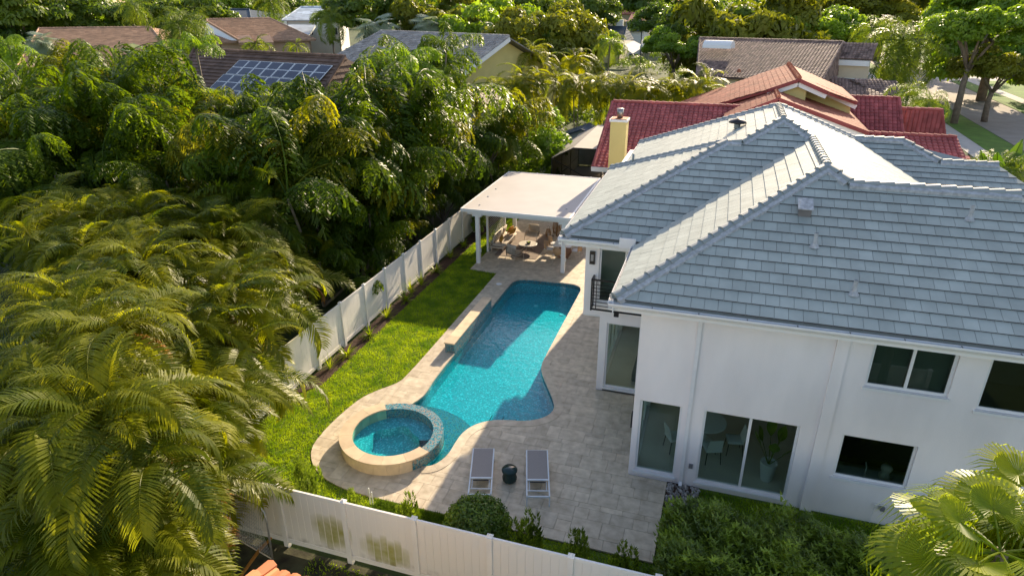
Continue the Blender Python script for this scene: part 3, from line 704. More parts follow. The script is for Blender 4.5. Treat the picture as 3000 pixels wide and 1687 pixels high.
for i, (a, m) in enumerate(tiles):
    if i < 300:
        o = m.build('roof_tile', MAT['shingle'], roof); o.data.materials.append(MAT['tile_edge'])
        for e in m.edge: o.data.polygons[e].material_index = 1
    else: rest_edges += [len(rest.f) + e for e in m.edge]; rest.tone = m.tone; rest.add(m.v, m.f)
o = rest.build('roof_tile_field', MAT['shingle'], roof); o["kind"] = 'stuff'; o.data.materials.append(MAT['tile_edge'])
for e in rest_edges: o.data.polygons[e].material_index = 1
# ridge and hip caps: overlapping half-round tiles bedded in mortar
def caps(a, b, step=.36, w=.13, h=.10, mortar=True):
    a, b = Vector(a), Vector(b); L = (b - a).length; d = (b - a) / L; n = max(1, int(L / step)); side = d.cross(Vector((0, 0, 1))).normalized(); up = side.cross(d).normalized()
    if up.z < 0: up = -up
    me = MB(); k = 7; vs = []
    for j, (t, sc, lf) in enumerate(((0, 1.0, .02), (step * 1.12, .86, -.012))):
        for i in range(k):
            an = math.pi * i / (k - 1); vs.append((t, math.cos(an) * w * sc, math.sin(an) * h * sc + lf))
    me.add(vs, [(i, k + i, k + i + 1, i + 1) for i in range(k - 1)] + [tuple(range(k)), tuple(range(2 * k - 1, k - 1, -1))])
    data = me.mesh('ridge_tile', MAT['ridge'])
    for i in range(n):
        o = bpy.data.objects.new('ridge_tile', data); COL.objects.link(o); o.parent = roof
        p = a + d * (L * i / n) + up * .06
        mt = Matrix([[d.x, side.x, up.x, p.x], [d.y, side.y, up.y, p.y], [d.z, side.z, up.z, p.z], [0, 0, 0, 1]])
        o.matrix_parent_inverse = Matrix(); o.matrix_basis = Matrix.Translation(-wloc(roof)) @ mt
    if mortar:
        mb = MB(); dn = Vector((0, 0, 1))
        for s in (-1, 1):
            q = [a + side * s * (w - .02) - up * .0, b + side * s * (w - .02), b + side * s * (w + .09) - up * .055, a + side * s * (w + .09) - up * .055]
            mb.slab([p + up * .075 for p in q], .12, -up)
        mb.build('mortar_bed', MAT['mortar'], roof)
caps((-2.08, 15.0, 5.84), (P1[0], P1[1], 8.37)); caps((3.52, 19.47, 8.09), (P1[0], P1[1], 8.38), mortar=True); caps((RB[0], 19.45, 8.07), (3.5, 19.45, 8.07))
caps((P1[0], P1[1], 8.37), R1b, mortar=False); caps((-4.45, 19.33, 5.84), P2b); caps(P2c, P2b, .3); caps(P2c, R2a); caps(R1b, R2a, .3); caps(R2a, R2b, mortar=False)
caps((-4.45, 28.63, 5.84), P2b); caps((-3.94, 34.58, 5.84), R2b); caps((5.51, 31.7, 7.09), R2b); caps((7.45, 31.7, 7.12), (5.51, 31.7, 7.12)); caps((Q3[0][0], Q3[0][1], Q3[0][2] + .03), (7.45, 31.7, 7.12)); caps((Q3[1][0], Q3[1][1], Q3[1][2] + .03), (Q3[0][0], Q3[0][1], Q3[0][2] + .03))
# vents
def pipe_vent(x, y, r=.05, h=.38):
    z = zF1(y) + .04; v = MB(); v.tube([(x, y, z), (x, y, z + h)], r, 12, False); v.tube([(x, y, z + h), (x, y, z + .05)], r * .8, 12, False)
    p = v.build('vent_pipe', MAT['mortar'], roof, True)
    MB().lathe([(r * 2.6, 0), (r * 1.8, .06), (r * 1.05, .11)], (x, y, z), 14).build('vent_flashing', MAT['mortar'], p, True)
for u, v in ((2384, 728), (2499, 868), (2838, 650)):
    d = ray(u, v); nn = np.array([0, -.5, 1.]); k = (ZE - .5 * 14.98 - CAM_H) / (nn @ d); P = d * k
    pipe_vent(P[0], P[1])
bv = MB(); bx_, by_ = 2.36, 18.35; bz = zF1(by_)
bv.add([(bx_ - .16, by_ - .22, bz - .12), (bx_ + .16, by_ - .22, bz - .12), (bx_ + .16, by_ + .15, bz + .08), (bx_ - .16, by_ + .15, bz + .08), (bx_ - .16, by_ - .20, bz + .20), (bx_ + .16, by_ - .20, bz + .20), (bx_ + .16, by_ + .15, bz + .34), (bx_ - .16, by_ + .15, bz + .34)],
       [(0, 1, 5, 4), (1, 2, 6, 5), (2, 3, 7, 6), (3, 0, 4, 7), (4, 5, 6, 7)]).build('box_vent', M('vent_brown_grey', (.16, .15, .15), .5), roof)
MB().slab([(bx_ - .19, by_ - .30, bz + .19), (bx_ + .19, by_ - .30, bz + .19), (bx_ + .19, by_ + .16, bz + .37), (bx_ - .19, by_ + .16, bz + .37)], .02).build('vent_hood', MAT['mortar'], roof)
# mushroom vent on the left slope
vx, vy = 0.55, 27.1; vz = ZE + .5 * (vx + 3.96) + .05
mv = MB().tube([(vx, vy, vz), (vx, vy, vz + .24)], .12, 14).build('round_vent', MAT['ridge'], roof, True)
MB().lathe([(.05, .38), (.30, .30), (.34, .22), (.30, .22), (0, .24)], (vx, vy, vz), 22).build('vent_cap', MAT['black'], mv, True)
vx, vy = -3.4, 27.4; vz = ZE + .5 * (vx + 4.47) + .03
MB().tube([(vx, vy, vz), (vx, vy, vz + .45)], .05, 10).build('vent_pipe', MAT['ridge'], roof, True)

# ================================================================== PAVILION
pav = thing('pavilion', 'flat white roofed patio pavilion on square white posts with slatted screen', 'pavilion', (-9.2, 33.8, 0))
MAT['pavroof'] = M('white_roof_panel', (0.52, 0.485, 0.455), 0.7, 0.05, 0.8, spec=.15)
PX0, PX1, PY0, PY1, PZ = -12.26, -6.50, 29.72, 37.8, 2.98
rf = MB().box(PX0 + .06, PX1 - .06, PY0 + .06, PY1 - .06, PZ - .10, PZ - .02).build('roof_panel', MAT['pavroof'], pav)
fr = MB().box(PX0, PX1, PY0, PY0 + .06, PZ - .17, PZ).box(PX0, PX1, PY1 - .06, PY1, PZ - .17, PZ).box(PX0, PX0 + .06, PY0 + .06, PY1 - .06, PZ - .172, PZ + .002).box(PX1 - .10, PX1, PY0 + .06, PY1 - .06, PZ - .172, PZ - .008)
fr.build('roof_fascia', MAT['trim'], pav, bevel=.006)
for x in (PX0 + .9, PX0 + 3.3):
    pass
for k, (x, y) in enumerate(((-11.42, 29.95), (-6.86, 29.95), (-11.42, 36.3), (-6.86, 36.3))):
    p = MB().box(x - .10, x + .10, y - .10, y + .10, 0.0, PZ - .172).build('post', MAT['trim'], pav, bevel=.008)
    MB().box(x - .24, x + .24, y - .13, y + .13, PZ - .40, PZ - .18).build('post_bracket', MAT['trim'], p)
    MB().box(x + .101, x + .15, y - .05, y + .04, .62, .78).build('outlet_box', MAT['trim'], p)
MB().box(PX0 + .3, PX1 - .3, 29.88, 30.02, PZ - .32, PZ - .173).box(PX0 + .3, PX1 - .3, 36.23, 36.37, PZ - .32, PZ - .173).build('beam', MAT['trim'], pav)
sc_ = MB().box(-11.55, -11.45, 31.58, 31.68, .02, PZ - .18).box(-11.55, -11.45, 34.55, 34.65, .02, PZ - .18).box(-11.55, -11.45, 31.68, 34.55, .02, .09).build('screen_frame', MAT['trim'], pav)
for i in range(26):
    z = .13 + i * .102; MB().slab([(-11.54, 31.69, z), (-11.46, 31.69, z + .055), (-11.46, 34.54, z + .055), (-11.54, 34.54, z)], .012).build('slat', MAT['trim'], sc_)
for i, (u, v) in enumerate(((1405, 600), (1430, 575), (1453, 553), (1660, 612))):
    P = gz(u, v, PZ); MB().lathe([(.05, 0), (.05, .03), (0, .035)], (P.x, P.y, PZ - .021), 10).build('roof_screw', MAT['mortar'], rf)
# ================================================================== VEGETATION
random.seed(21)
LF = dict(
    areca=leaf_mat('areca_leaf', (0.034, 0.060, 0.003), (0.175, 0.178, 0.009), 0.52, 0.42, 0.55, 0.28, tcol=(2.8, 2.6, .6)),
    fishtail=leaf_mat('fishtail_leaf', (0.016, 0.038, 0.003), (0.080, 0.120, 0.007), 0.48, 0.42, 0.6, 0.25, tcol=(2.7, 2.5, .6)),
    fishgold=leaf_mat('fishtail_leaf_yellow', (0.045, 0.065, 0.004), (0.15, 0.155, 0.008), 0.5, 0.45, 0.5, 0.22, tcol=(2.7, 2.4, .6)),  # yellower fishtail leaf, mixed in at random among the fronds
    foxtail=leaf_mat('foxtail_leaf', (0.028, 0.058, 0.004), (0.12, 0.15, 0.008), 0.5, 0.42, 0.45, 0.3, tcol=(2.7, 2.4, .6)),
    fan=leaf_mat('fan_palm_leaf', (0.055, 0.10, 0.005), (0.20, 0.225, 0.012), 0.52, 0.40, 0.4, 0.35, tcol=(2.7, 2.5, .5)),
    queen=leaf_mat('queen_palm_leaf', (0.045, 0.085, 0.010), (0.15, 0.18, 0.02), 0.42, 0.45, 0.3, 0.25),
    broad=leaf_mat('broad_leaf', (0.030, 0.065, 0.008), (0.13, 0.17, 0.014), 0.40, 0.45, 0.35, 0.4, .35),
    lime=leaf_mat('lime_leaf', (0.055, 0.11, 0.008), (0.18, 0.25, 0.018), 0.45, 0.45, 0.3, 0.4, .5),
    olive=leaf_mat('olive_leaf', (0.05, 0.068, 0.006), (0.17, 0.17, 0.014), 0.38, 0.5, 0.35, 0.3, .35),
    hedge=leaf_mat('hedge_leaf', (0.022, 0.055, 0.006), (0.12, 0.18, 0.014), 0.28, 0.38, 0.3, 0.5, 2.5),
    podo=leaf_mat('podocarpus_leaf', (0.012, 0.032, 0.004), (0.17, 0.23, 0.020), 0.28, 0.4, 0.3, 0.5, 2.2),
    dead=leaf_mat('dry_frond', (0.16, 0.07, 0.015), (0.34, 0.17, 0.04), 0.3, 0.6, 0.4, 0.2),
    paddle=leaf_mat('paddle_leaf', (0.02, 0.055, 0.006), (0.07, 0.115, 0.010), 0.40, 0.35, 0.3, 0.4),
    blue=leaf_mat('silver_palm_leaf', (0.10, 0.14, 0.10), (0.22, 0.26, 0.17), 0.3, 0.4, 0.3, 0.4, tcol=(1.3, 1.3, 1.0)),
)
def rachis(L, e0, bend, n=14, side=0.0):
    pts = [Vector((0, 0, 0))]; dirs = []; e = e0
    for i in range(n):
        t = (i + .5) / n; e = e0 - bend * t ** 1.25; s = side * t
        d = Vector((math.cos(e) * math.cos(s), math.cos(e) * math.sin(s), math.sin(e))); dirs.append(d); pts.append(pts[-1] + d * (L / n))
    return pts, dirs
def samp(pts, dirs, t):
    n = len(dirs); k = min(n - 1, int(t * n)); f = t * n - k
    return pts[k] + (pts[k + 1] - pts[k]) * f, dirs[k]
def leaflet(m, p, d, L, w, droop, seg=3, up=None):
    """thin pointed strip from p along d, bending down"""
    d = d.normalized(); sd = d.cross(Vector((0, 0, 1)))
    if sd.length < .05: sd = Vector((0, 1, 0))
    sd.normalize(); vs = []; q = p.copy()
    for i in range(seg):
        ww = w * (0.55, 1.0, 0.75, .5)[i]; vs += [q - sd * ww, q + sd * ww]
        q = q + d * (L / seg); d = (d + Vector((0, 0, -droop / seg))).normalized()
    vs.append(q); fs = [(2 * i, 2 * i + 1, 2 * i + 3, 2 * i + 2) for i in range(seg - 1)] + [(2 * seg - 2, 2 * seg - 1, 2 * seg)]
    m.add(vs, fs)
def pinnate(L, n, ll, e0, bend, vup, droop, w, plume=False, side=0.0, start=.14, fwd0=.35, fwd1=1.1, seg=3, rw=.022):
    pts, dirs = rachis(L, e0, bend, 14, side); m = MB(); m.tube(pts, [rw * (1 - .8 * i / 14) for i in range(15)], 4, False)
    for i in range(n):
        t = start + (1 - start) * (i + random.random() * .6) / n; p, d = samp(pts, dirs, t)
        sd = d.cross(Vector((0, 0, 1))).normalized(); up = sd.cross(d).normalized()
        prof = min(1, .45 + 2.2 * (t - start)) * (1 if t < .6 else 1 - 1.35 * (t - .6) ** 1.3)
        for s in (-1, 1):
            a = random.uniform(-.12, .12); vu = vup
            if plume: vu = random.choice((-.7, -.2, .3, .8, 1.2))
            dr = sd * s * math.cos(a) + up * (vu + random.uniform(-.12, .12)) + d * (fwd0 + (fwd1 - fwd0) * t)
            leaflet(m, p, dr, ll * prof * random.uniform(.88, 1.1), w, droop * random.uniform(.7, 1.3), seg)
    return m
def fishtail(L, npin, e0, bend, seed):
    random.seed(seed); pts, dirs = rachis(L, e0, bend, 12, random.uniform(-.5, .5)); m = MB(); m.tube(pts, [.035 * (1 - .75 * i / 12) for i in range(13)], 4, False)
    for i in range(npin):
        t = .22 + .78 * (i + .5 * random.random()) / npin; p, d = samp(pts, dirs, t); sd = d.cross(Vector((0, 0, 1))).normalized(); pl = L * .36 * (1 - .7 * abs(t - .45)) * random.uniform(.7, 1.25)
        for s in (-1, 1):
            q = p.copy(); dd = (sd * s * random.uniform(.5, 1.1) + d * random.uniform(.3, .8) + Vector((0, 0, .1))).normalized(); nl = 10; dr = random.uniform(.16, .42)
            for k in range(nl):
                dd = (dd + Vector((0, 0, -dr))).normalized(); q = q + dd * (pl / nl); s2 = dd.cross(Vector((0, 0, 1)))
                if s2.length < .1: s2 = d.copy()
                s2.normalize()
                for g in (-1, 1):
                    ld = (s2 * g * .9 + dd * .6 + Vector((0, 0, -.35)) + Vector((random.uniform(-.2, .2), random.uniform(-.2, .2), random.uniform(-.2, .2)))).normalized(); l_ = .25 * random.uniform(.7, 1.3); wv = ld.cross(Vector((random.uniform(-.4, .4), random.uniform(-.4, .4), 1))).normalized() * .05
                    m.add([q, q + ld * l_ * .8 - wv, q + ld * l_, q + ld * l_ * .7 + wv], [(0, 1, 2, 3)])
    return m
def fanleaf(Rr, nseg, stalk, droop):
    m = MB(); m.tube([(0, 0, 0), (stalk * .5, 0, .04), (stalk, 0, 0)], [.025, .02, .015], 5, False); o = Vector((stalk, 0, 0))
    for i in range(nseg):
        a = R(-140 + 280 * i / (nseg - 1)); d = Vector((math.cos(a), math.sin(a), .10)); r_ = Rr * (1 - .22 * abs(a) / 2.4) * random.uniform(.95, 1.05); nx = Vector((-math.sin(a), math.cos(a), 0))
        w1 = math.tan(R(140 / (nseg - 1)) * .98) * r_ * .52; p1 = o + d * r_ * .52; p1.z += .10 * Rr * abs(math.sin(a * .5)); p2 = o + d * r_ * .80 + Vector((0, 0, -.05 * Rr * droop)); p3 = o + d * r_ * .98 + Vector((0, 0, -.30 * Rr * droop * random.uniform(.6, 1.4)))
        f = Vector((0, 0, .02 * Rr))
        m.add([o, p1 - nx * w1, p1 + f, p1 + nx * w1, p2 - nx * w1 * .62, p2 + nx * w1 * .62, p3], [(0, 1, 2), (0, 2, 3), (1, 4, 5, 3), (4, 6, 5)])
    return m
FR = {}
def frond_set(key, mat, gens):
    FR[key] = [g.mesh(key + '_frond', mat, False) for g in gens]
random.seed(5)
frond_set('areca', LF['areca'], [pinnate(2.5, 44, .66, R(66), R(b), .40, 1.25, .020, side=s, rw=.018) for b, s in ((105, .1), (130, -.15), (90, .2), (150, 0))])
frond_set('areca_dry', LF['dead'], [pinnate(2.0, 34, .5, R(20), R(110), .1, 1.2, .014, rw=.015)])
frond_set('foxtail', LF['foxtail'], [pinnate(2.9, 70, .55, R(50), R(b), .3, .9, .02, plume=True, rw=.03) for b in (95, 120, 75)])
frond_set('queen', LF['queen'], [pinnate(3.3, 56, .75, R(50), R(b), .1, 1.8, .02, plume=True, rw=.03, seg=3) for b in (110, 135, 90)])
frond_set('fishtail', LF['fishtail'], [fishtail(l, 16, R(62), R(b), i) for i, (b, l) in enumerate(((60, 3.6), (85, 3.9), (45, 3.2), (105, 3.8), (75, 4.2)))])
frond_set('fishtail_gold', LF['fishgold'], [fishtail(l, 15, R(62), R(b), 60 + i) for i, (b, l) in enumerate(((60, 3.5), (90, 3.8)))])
frond_set('bright_fishtail', LF['lime'], [fishtail(3.2, 14, R(58), R(b), 30 + i) for i, b in enumerate((85, 105))])
random.seed(6)
frond_set('fan', LF['fan'], [fanleaf(1.0, 38, .9, d) for d in (1.2, 1.8, 2.4)])
frond_set('silver', LF['blue'], [fanleaf(1.1, 26, .9, d) for d in (.4, .8)])
def stem_mesh(h, r0, r1, bend=0.0, n=8):
    m = MB(); k = 7; m.tube([(bend * (i / k) ** 2, 0, h * i / k) for i in range(k + 1)], [r0 + (r1 - r0) * i / k for i in range(k + 1)], n); return m.mesh('stem', MAT['bark'], True)
STEMS = {}
def stem_of(h, r):
    k = (round(h), r)
    if k not in STEMS: STEMS[k] = stem_mesh(1.0, r, r * .72)
    return STEMS[k]
def child(name, me, parent, loc=(0, 0, 0), rot=(0, 0, 0), sc=(1, 1, 1)):
    o = bpy.data.objects.new(name, me); COL.objects.link(o); o.parent = parent; o.location = loc; o.rotation_euler = rot; o.scale = sc if hasattr(sc, '__len__') else (sc, sc, sc); return o
def palm(name, label, kind, base, heads, nf, scale=1.0, group=None, cat='palm tree', lo=-25, hi=70, r=.09, dry=0, wild=False):
    """heads: list of (dx,dy,z) crown points; fronds are single parts sharing mesh data"""
    t = thing(name, label, cat, base, group); fs = FR[kind]
    for (dx, dy, z) in heads:
        d = Vector((dx, dy, z)); q = d.to_track_quat('Z', 'Y').to_euler()
        child('stem', stem_of(d.length, r), t, (0, 0, 0), q, (1, 1, d.length))
        a0 = random.random() * 6.28
        for i in range(nf):
            az = a0 + i * 2.39996 + random.uniform(-.2, .2); k = (i + .5) / nf
            el = R(hi + (lo - hi) * k ** .8) - R(50)
            if wild: az = random.random() * 6.283; el = R(random.uniform(lo, hi)) - R(50)
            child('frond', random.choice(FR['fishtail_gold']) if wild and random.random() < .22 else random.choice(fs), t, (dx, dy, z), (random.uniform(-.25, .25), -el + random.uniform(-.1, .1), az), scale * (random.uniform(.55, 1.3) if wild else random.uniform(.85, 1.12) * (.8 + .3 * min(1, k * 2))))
        for i in range(dry):
            child('dry_frond', FR['areca_dry'][0], t, (dx, dy, z - .1), (0, random.uniform(.1, .5), random.random() * 6.28), scale)
    return t
# --- areca palms crowding the left fence
def areca(label, x, y, z, n, sp=1.0, nf=9, sc=1.0, group='areca palms along the left fence', dry=0):
    hs = [(random.gauss(0, .55) * sp, random.gauss(0, .55) * sp, z * random.uniform(.78, 1.05)) for _ in range(n)]
    return palm('areca_palm', label, 'areca', (x, y, -.05), hs, nf, sc, group, lo=-8, hi=78, r=.045, dry=dry)
random.seed(77)
AREC = [
    ('areca palm at the right end of the clump, overhanging the fence corner', -14.7, 13.4, 3.9, 5, 1),
    ('areca palm brushing the left fence above the lawn', -15.0, 15.2, 4.1, 5, 1),
    ('areca palm beside the visible end of the left fence', -16.9, 17.4, 3.7, 5, 0),
    ('broad areca palm with pale fronds in the middle of the clump', -17.2, 14.6, 4.8, 5, 1),
    ('areca palm topping the clump below the dark fishtail palms', -17.8, 17.2, 4.9, 5, 0),
    ('areca palm at the back edge of the clump', -18.6, 19.4, 4.8, 5, 0),
    ('areca palm with yellow fronds left of the middle', -19.6, 15.8, 5.2, 5, 0),
    ('areca palm behind the yellow fronds on the left', -20.8, 18.2, 5.2, 5, 0),
    ('areca palm near the left edge of the photo, halfway up', -22.0, 16.0, 5.4, 5, 0),
    ('areca palm at the left edge under the tall fishtails', -23.6, 18.8, 5.6, 4, 0),
    ('areca palm with drooping fronds above the lower left corner', -15.6, 11.2, 4.5, 5, 1),
    ('areca palm with long fronds at the lower left edge', -17.4, 12.2, 5.2, 5, 0),
    ('areca palm deep in the lower left shade', -13.9, 11.2, 3.2, 5, 1),
    ('areca palm leaning over the front fence end', -13.5, 12.6, 2.5, 4, 1),
    ('areca palm with large arching fronds nearest the camera at lower left', -12.5, 8.3, 4.7, 3, 0),
    ('areca palm behind the garden gate', -12.3, 9.2, 2.5, 5, 1),
    ('areca palm filling the bottom left corner', -13.4, 8.1, 4.8, 4, 0),
    ('areca palm at the far left bottom edge', -14.8, 9.6, 5.2, 4, 0),
    ('areca palm under the fishtails beside the fence', -17.2, 21.0, 2.6, 4, 0),
    ('low areca palm in the shade at the bottom left', -12.6, 7.6, 2.6, 5, 0),
    ('low areca palm between the gate and the bottom left corner', -11.7, 7.7, 2.2, 4, 1),
    ('low areca palm under the lower left fronds', -14.0, 9.4, 3.0, 5, 0),
    ('low areca palm hidden in shade at left bottom edge', -15.8, 8.6, 3.4, 5, 0),
]
for lab, x, y, z, n, dry in AREC: areca(lab, x + (.75 if x > -16.5 else .4), y, z, n + 2, dry=1 if dry or random.random() < .5 else 0, sc=.9 if z < 4 else .98, nf=8)
# --- fishtail palms: the dark mass behind
FISH = [(-17.0, 24.0, 6.0, 3), (-16.3, 27.5, 6.4, 3), (-16.1, 31.0, 6.3, 3), (-16.1, 34.5, 6.7, 3), (-18.6, 25.6, 7.6, 3), (-18.4, 29.4, 8.0, 3), (-18.0, 33.4, 8.2, 3), (-17.6, 37.4, 8.6, 3),
        (-21.6, 27.4, 8.2, 3), (-21.8, 31.6, 8.8, 3), (-20.8, 36.0, 9.2, 3), (-25.0, 26.0, 8.4, 3), (-25.2, 30.0, 9.0, 3), (-24.6, 34.6, 9.4, 3), (-28.8, 27.6, 8.8, 3), (-29.4, 32.2, 9.4, 3),
        (-32.6, 29.0, 9.2, 3), (-33.4, 34.0, 9.6, 3), (-37.0, 31.6, 9.6, 3), (-27.0, 22.6, 7.2, 3), (-31.0, 24.6, 7.8, 3), (-23.4, 23.0, 7.0, 2), (-35.6, 26.4, 8.4, 2), (-19.6, 22.6, 6.2, 2),
        (-19.4, 43.0, 9.6, 3), (-21.6, 40.4, 9.6, 3), (-16.0, 40.4, 8.0, 3), (-41.0, 34.0, 9.6, 2), (-28.0, 37.4, 9.6, 3), (-16.4, 23.0, 2.3, 2), (-16.2, 26.2, 2.2, 2), (-16.2, 29.2, 2.4, 2), (-16.2, 32.4, 2.3, 2), (-16.0, 35.8, 2.4, 2), (-16.0, 38.8, 2.6, 2), (-27.4, 19.6, 6.0, 3), (-31.6, 21.0, 7.0, 3), (-36.0, 22.6, 7.6, 3), (-25.6, 21.4, 5.4, 2)]
def fcap(x, y):                                # crown height that keeps the skyline of the palm mass as in the photo
    U = [-900, 0, 200, 300, 420, 520, 700, 820, 950, 1040, 1120, 1190, 1300, 1350, 1480, 1600]; V = [110, 125, 150, 165, 250, 290, 300, 295, 275, 240, 225, 220, 230, 290, 310, 420]
    q = _M @ (np.array([x, y, 8.0]) - [0, 0, CAM_H]); u = 1500 + FPX * q[0] / q[2]; v = float(np.interp(u, U, V)); d = ray(u, v); return max(2.4, CAM_H + d[2] * y / d[1] - 2.1)
FW = ['along the left fence', 'in the second row behind the fence', 'in the middle of the dark palm mass', 'at the left of the dark palm mass', 'at the far left edge', 'rising tallest beside the grey tiled house', 'low against the left fence']
def fgroup(x, y, z): return 6 if z < 2.8 else 0 if x > -17.1 and y < 36 else 1 if x > -19 and y < 38 else 5 if y > 38 and x > -22 else 2 if x > -26 else 3 if x > -34 else 4
def fu(x, y): q = _M @ np.array([x, y, 6.0 - CAM_H]); return q[0] / q[2]
FISH = [f for i, f in enumerate(FISH) if i not in (8, 11, 23)]
TALL = [i for i, f in enumerate(FISH) if f[:2] == (-19.4, 43.0)][0]
ORD = ['first', 'second', 'third', 'fourth', 'fifth', 'sixth', 'seventh', 'eighth', 'ninth', 'tenth', 'eleventh']
FRANK = {}
for k in range(7):
    for r_, f in enumerate(sorted([f for f in FISH if fgroup(*f[:3]) == k], key=lambda f: fu(f[0], f[1]))): FRANK[f] = ORD[r_]
for i, (x, y, z, n) in enumerate(FISH):
    w_ = fgroup(x, y, z)
    hs = [(random.gauss(0, 1.0), random.gauss(0, 1.0), z * (.95, .82, .66, .5, .88)[k] * random.uniform(.92, 1.06)) for k in range(n + 2)]
    hs = [(dx, dy, min(hz, fcap(x + dx, y + dy))) for dx, dy, hz in hs] if i != TALL else hs[:3]
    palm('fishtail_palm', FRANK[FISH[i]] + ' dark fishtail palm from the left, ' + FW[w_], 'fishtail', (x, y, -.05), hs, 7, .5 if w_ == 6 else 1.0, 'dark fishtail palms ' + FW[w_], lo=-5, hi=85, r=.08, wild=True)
palm('fishtail_palm', 'bright lime green fishtail palm left of the grey tiled roof', 'bright_fishtail', (-19.4, 38.6, -.05), [(0, 0, 9.0), (.8, -.5, 7.6)], 11, 1.0, None, lo=-10, hi=75, r=.10)
palm('fishtail_palm', 'young lime green fishtail frond top sticking out at upper left', 'bright_fishtail', (-34.0, 37.5, -.05), [(0, 0, 9.8)], 5, .7, None, lo=20, hi=80, r=.10)
# --- foxtail palms in front of the fishtails
for lab, u, v, Y, nf in (('bushy foxtail palm with bright crown below the solar roof', 700, 320, 30, 14), ('foxtail palm arching towards the left fence', 780, 560, 22.5, 15), ('foxtail palm beside the bright crown', 860, 330, 31, 13), ('foxtail palm drooping over the middle of the fence', 900, 510, 26, 13),
        ('foxtail palm low in the middle of the palm mass', 640, 470, 26, 13), ('foxtail palm left of the middle of the palm mass', 480, 380, 28, 13), ('foxtail palm near the right end of the palm mass', 1040, 420, 31, 12), ('foxtail palm above the left fence near the pavilion', 1080, 500, 31, 12), ('foxtail palm at the upper left of the palm mass', 250, 330, 30, 13), ('foxtail palm in the shade below the bright crown', 740, 600, 22, 12)):
    P = at(u, v, Y); palm('foxtail_palm', lab, 'foxtail', (P.x, Y, -.05), [(0, 0, P.z)], nf, 1.05, None, lo=-25, hi=80, r=.13)
# --- fan palm at the lower right, close to the camera
t = palm('fan_palm', 'large sunlit fan palm in the lower right corner', 'fan', (4.75, 9.2, -.05), [(0, 0, 5.2)], 34, 1.0, None, lo=-40, hi=85, r=.16)
t = palm('fan_palm', 'fan palm leaves sticking up behind the corner fan palm', 'fan', (5.9, 10.6, -.05), [(0, 0, 5.0)], 22, .95, None, lo=-20, hi=85, r=.15)
# ================================================================== NEIGHBOURING HOUSES
def rc(name, col, **k): return M(name, col, k.get('rough', .75), k.get('var', .18), k.get('scale', .9), tone=k.get('tone', .25), spec=k.get('spec', .2))
HM = dict(red=rc('red_barrel_tile', (.38, .10, .095)), redlit=rc('red_tile_sunlit_tone', (.42, .15, .09)), greybrown=rc('weathered_barrel_tile', (.24, .165, .135), tone=.45), grey=rc('pale_grey_barrel_tile', (.36, .335, .31), tone=.3),  # redlit is the red tile in a lighter tone, sunlight painted into slopes
          brown=rc('brown_concrete_tile', (.17, .105, .075)), tan=rc('tan_tile', (.42, .27, .18)), dark=rc('slate_blue_tile', (.09, .12, .15)), white=rc('white_metal_roof', (.62, .68, .72)), pink=rc('pink_terracotta', (.45, .20, .14)), orange=rc('orange_tile', (.55, .22, .10)),
          yellow=M('yellow_stucco', (.68, .56, .22), .85, .04, 1), cream=M('cream_stucco', (.66, .56, .40), .85, .05, 1), whitew=M('white_render', (.72, .72, .70), .85, .04, 1), tanw=M('tan_render', (.45, .33, .24), .85, .05, 1))
HM['panel'] = M('solar_cell', (.015, .022, .05), .12, .1, 2, spec=.6)
HM['screen'] = glass_mat('insect_screen', (.62, .60, .56), 1.05, .6)
def tile_plane(poly, row, wid, th, kind, mat, roof, keep=0, eave=None):
    """lay stepped tiles over a roof polygon. kind 'barrel' = arched, 'flat' = slab"""
    P = [Vector(p) for p in poly]; nrm = Vector((0, 0, 0)); c0 = sum(P, Vector()) / len(P)
    for i in range(len(P)): nrm += (P[i] - c0).cross(P[(i + 1) % len(P)] - c0)
    nrm.normalize()
    if nrm.z < 0: nrm = -nrm
    ux = Vector((0, 0, 1)).cross(nrm).normalized(); uy = nrm.cross(ux).normalized(); o = c0
    if uy.z < 0: uy = -uy; ux = -ux
    q2 = [((p - o).dot(ux), (p - o).dot(uy)) for p in P]
    x0, x1 = min(q[0] for q in q2), max(q[0] for q in q2); y0, y1 = min(q[1] for q in q2), max(q[1] for q in q2)
    out = MB(); singles = []; y = y0
    while y < y1:
        if kind == 'barrel':
            x = x0
            while x < x1:
                if inside((x + wid / 2, y + row * .45), q2):
                    m = MB(); m.tone = min(1, max(0, random.gauss(.5, .24))); k = 5; vs = []
                    for (yy, lf) in ((y - row * .12, th * .5), (y + row, 0)):
                        for i in range(k):
                            a = math.pi * i / (k - 1); vs.append(o + ux * (x + wid * (.5 - .5 * math.cos(a))) + uy * yy + nrm * (math.sin(a) * th + lf))
                    m.add(vs, [(i, i + 1, k + i + 1, k + i) for i in range(k - 1)] + [tuple(range(k - 1, -1, -1))]); singles.append(m)
                x += wid
        else:
            x = x0 - random.random() * wid
            while x < x1:
                c = clip_rect(q2 if area2(q2) > 0 else q2[::-1], x + .01, x + wid - .01, y, y + row)
                if len(c) > 2 and abs(area2(c)) > .01:
                    m = MB(); m.tone = min(1, max(0, random.gauss(.5, .22))); n = len(c)
                    f = lambda p, up: o + ux * p[0] + uy * p[1] + nrm * ((th * (1 - (p[1] - y) / row) + .01) if up else -.02)
                    m.add([f(p, 1) for p in c] + [f(p, 0) for p in c], [tuple(range(n))] + [(i, n + i, n + (i + 1) % n, (i + 1) % n) for i in range(n)]); singles.append(m)
                x += wid
        y += row
    if keep: singles.sort(key=lambda m: (Vector(m.v[0]) - Vector((0, 0, CAM_H))).length)
    for i, m in enumerate(singles):
        if i < keep: m.build('roof_tile', mat, roof)
        else: out.tone = m.tone; out.add(m.v, m.f)
    if out.v:
        ob = out.build('roof_tile_field', mat, roof); ob["kind"] = 'stuff'
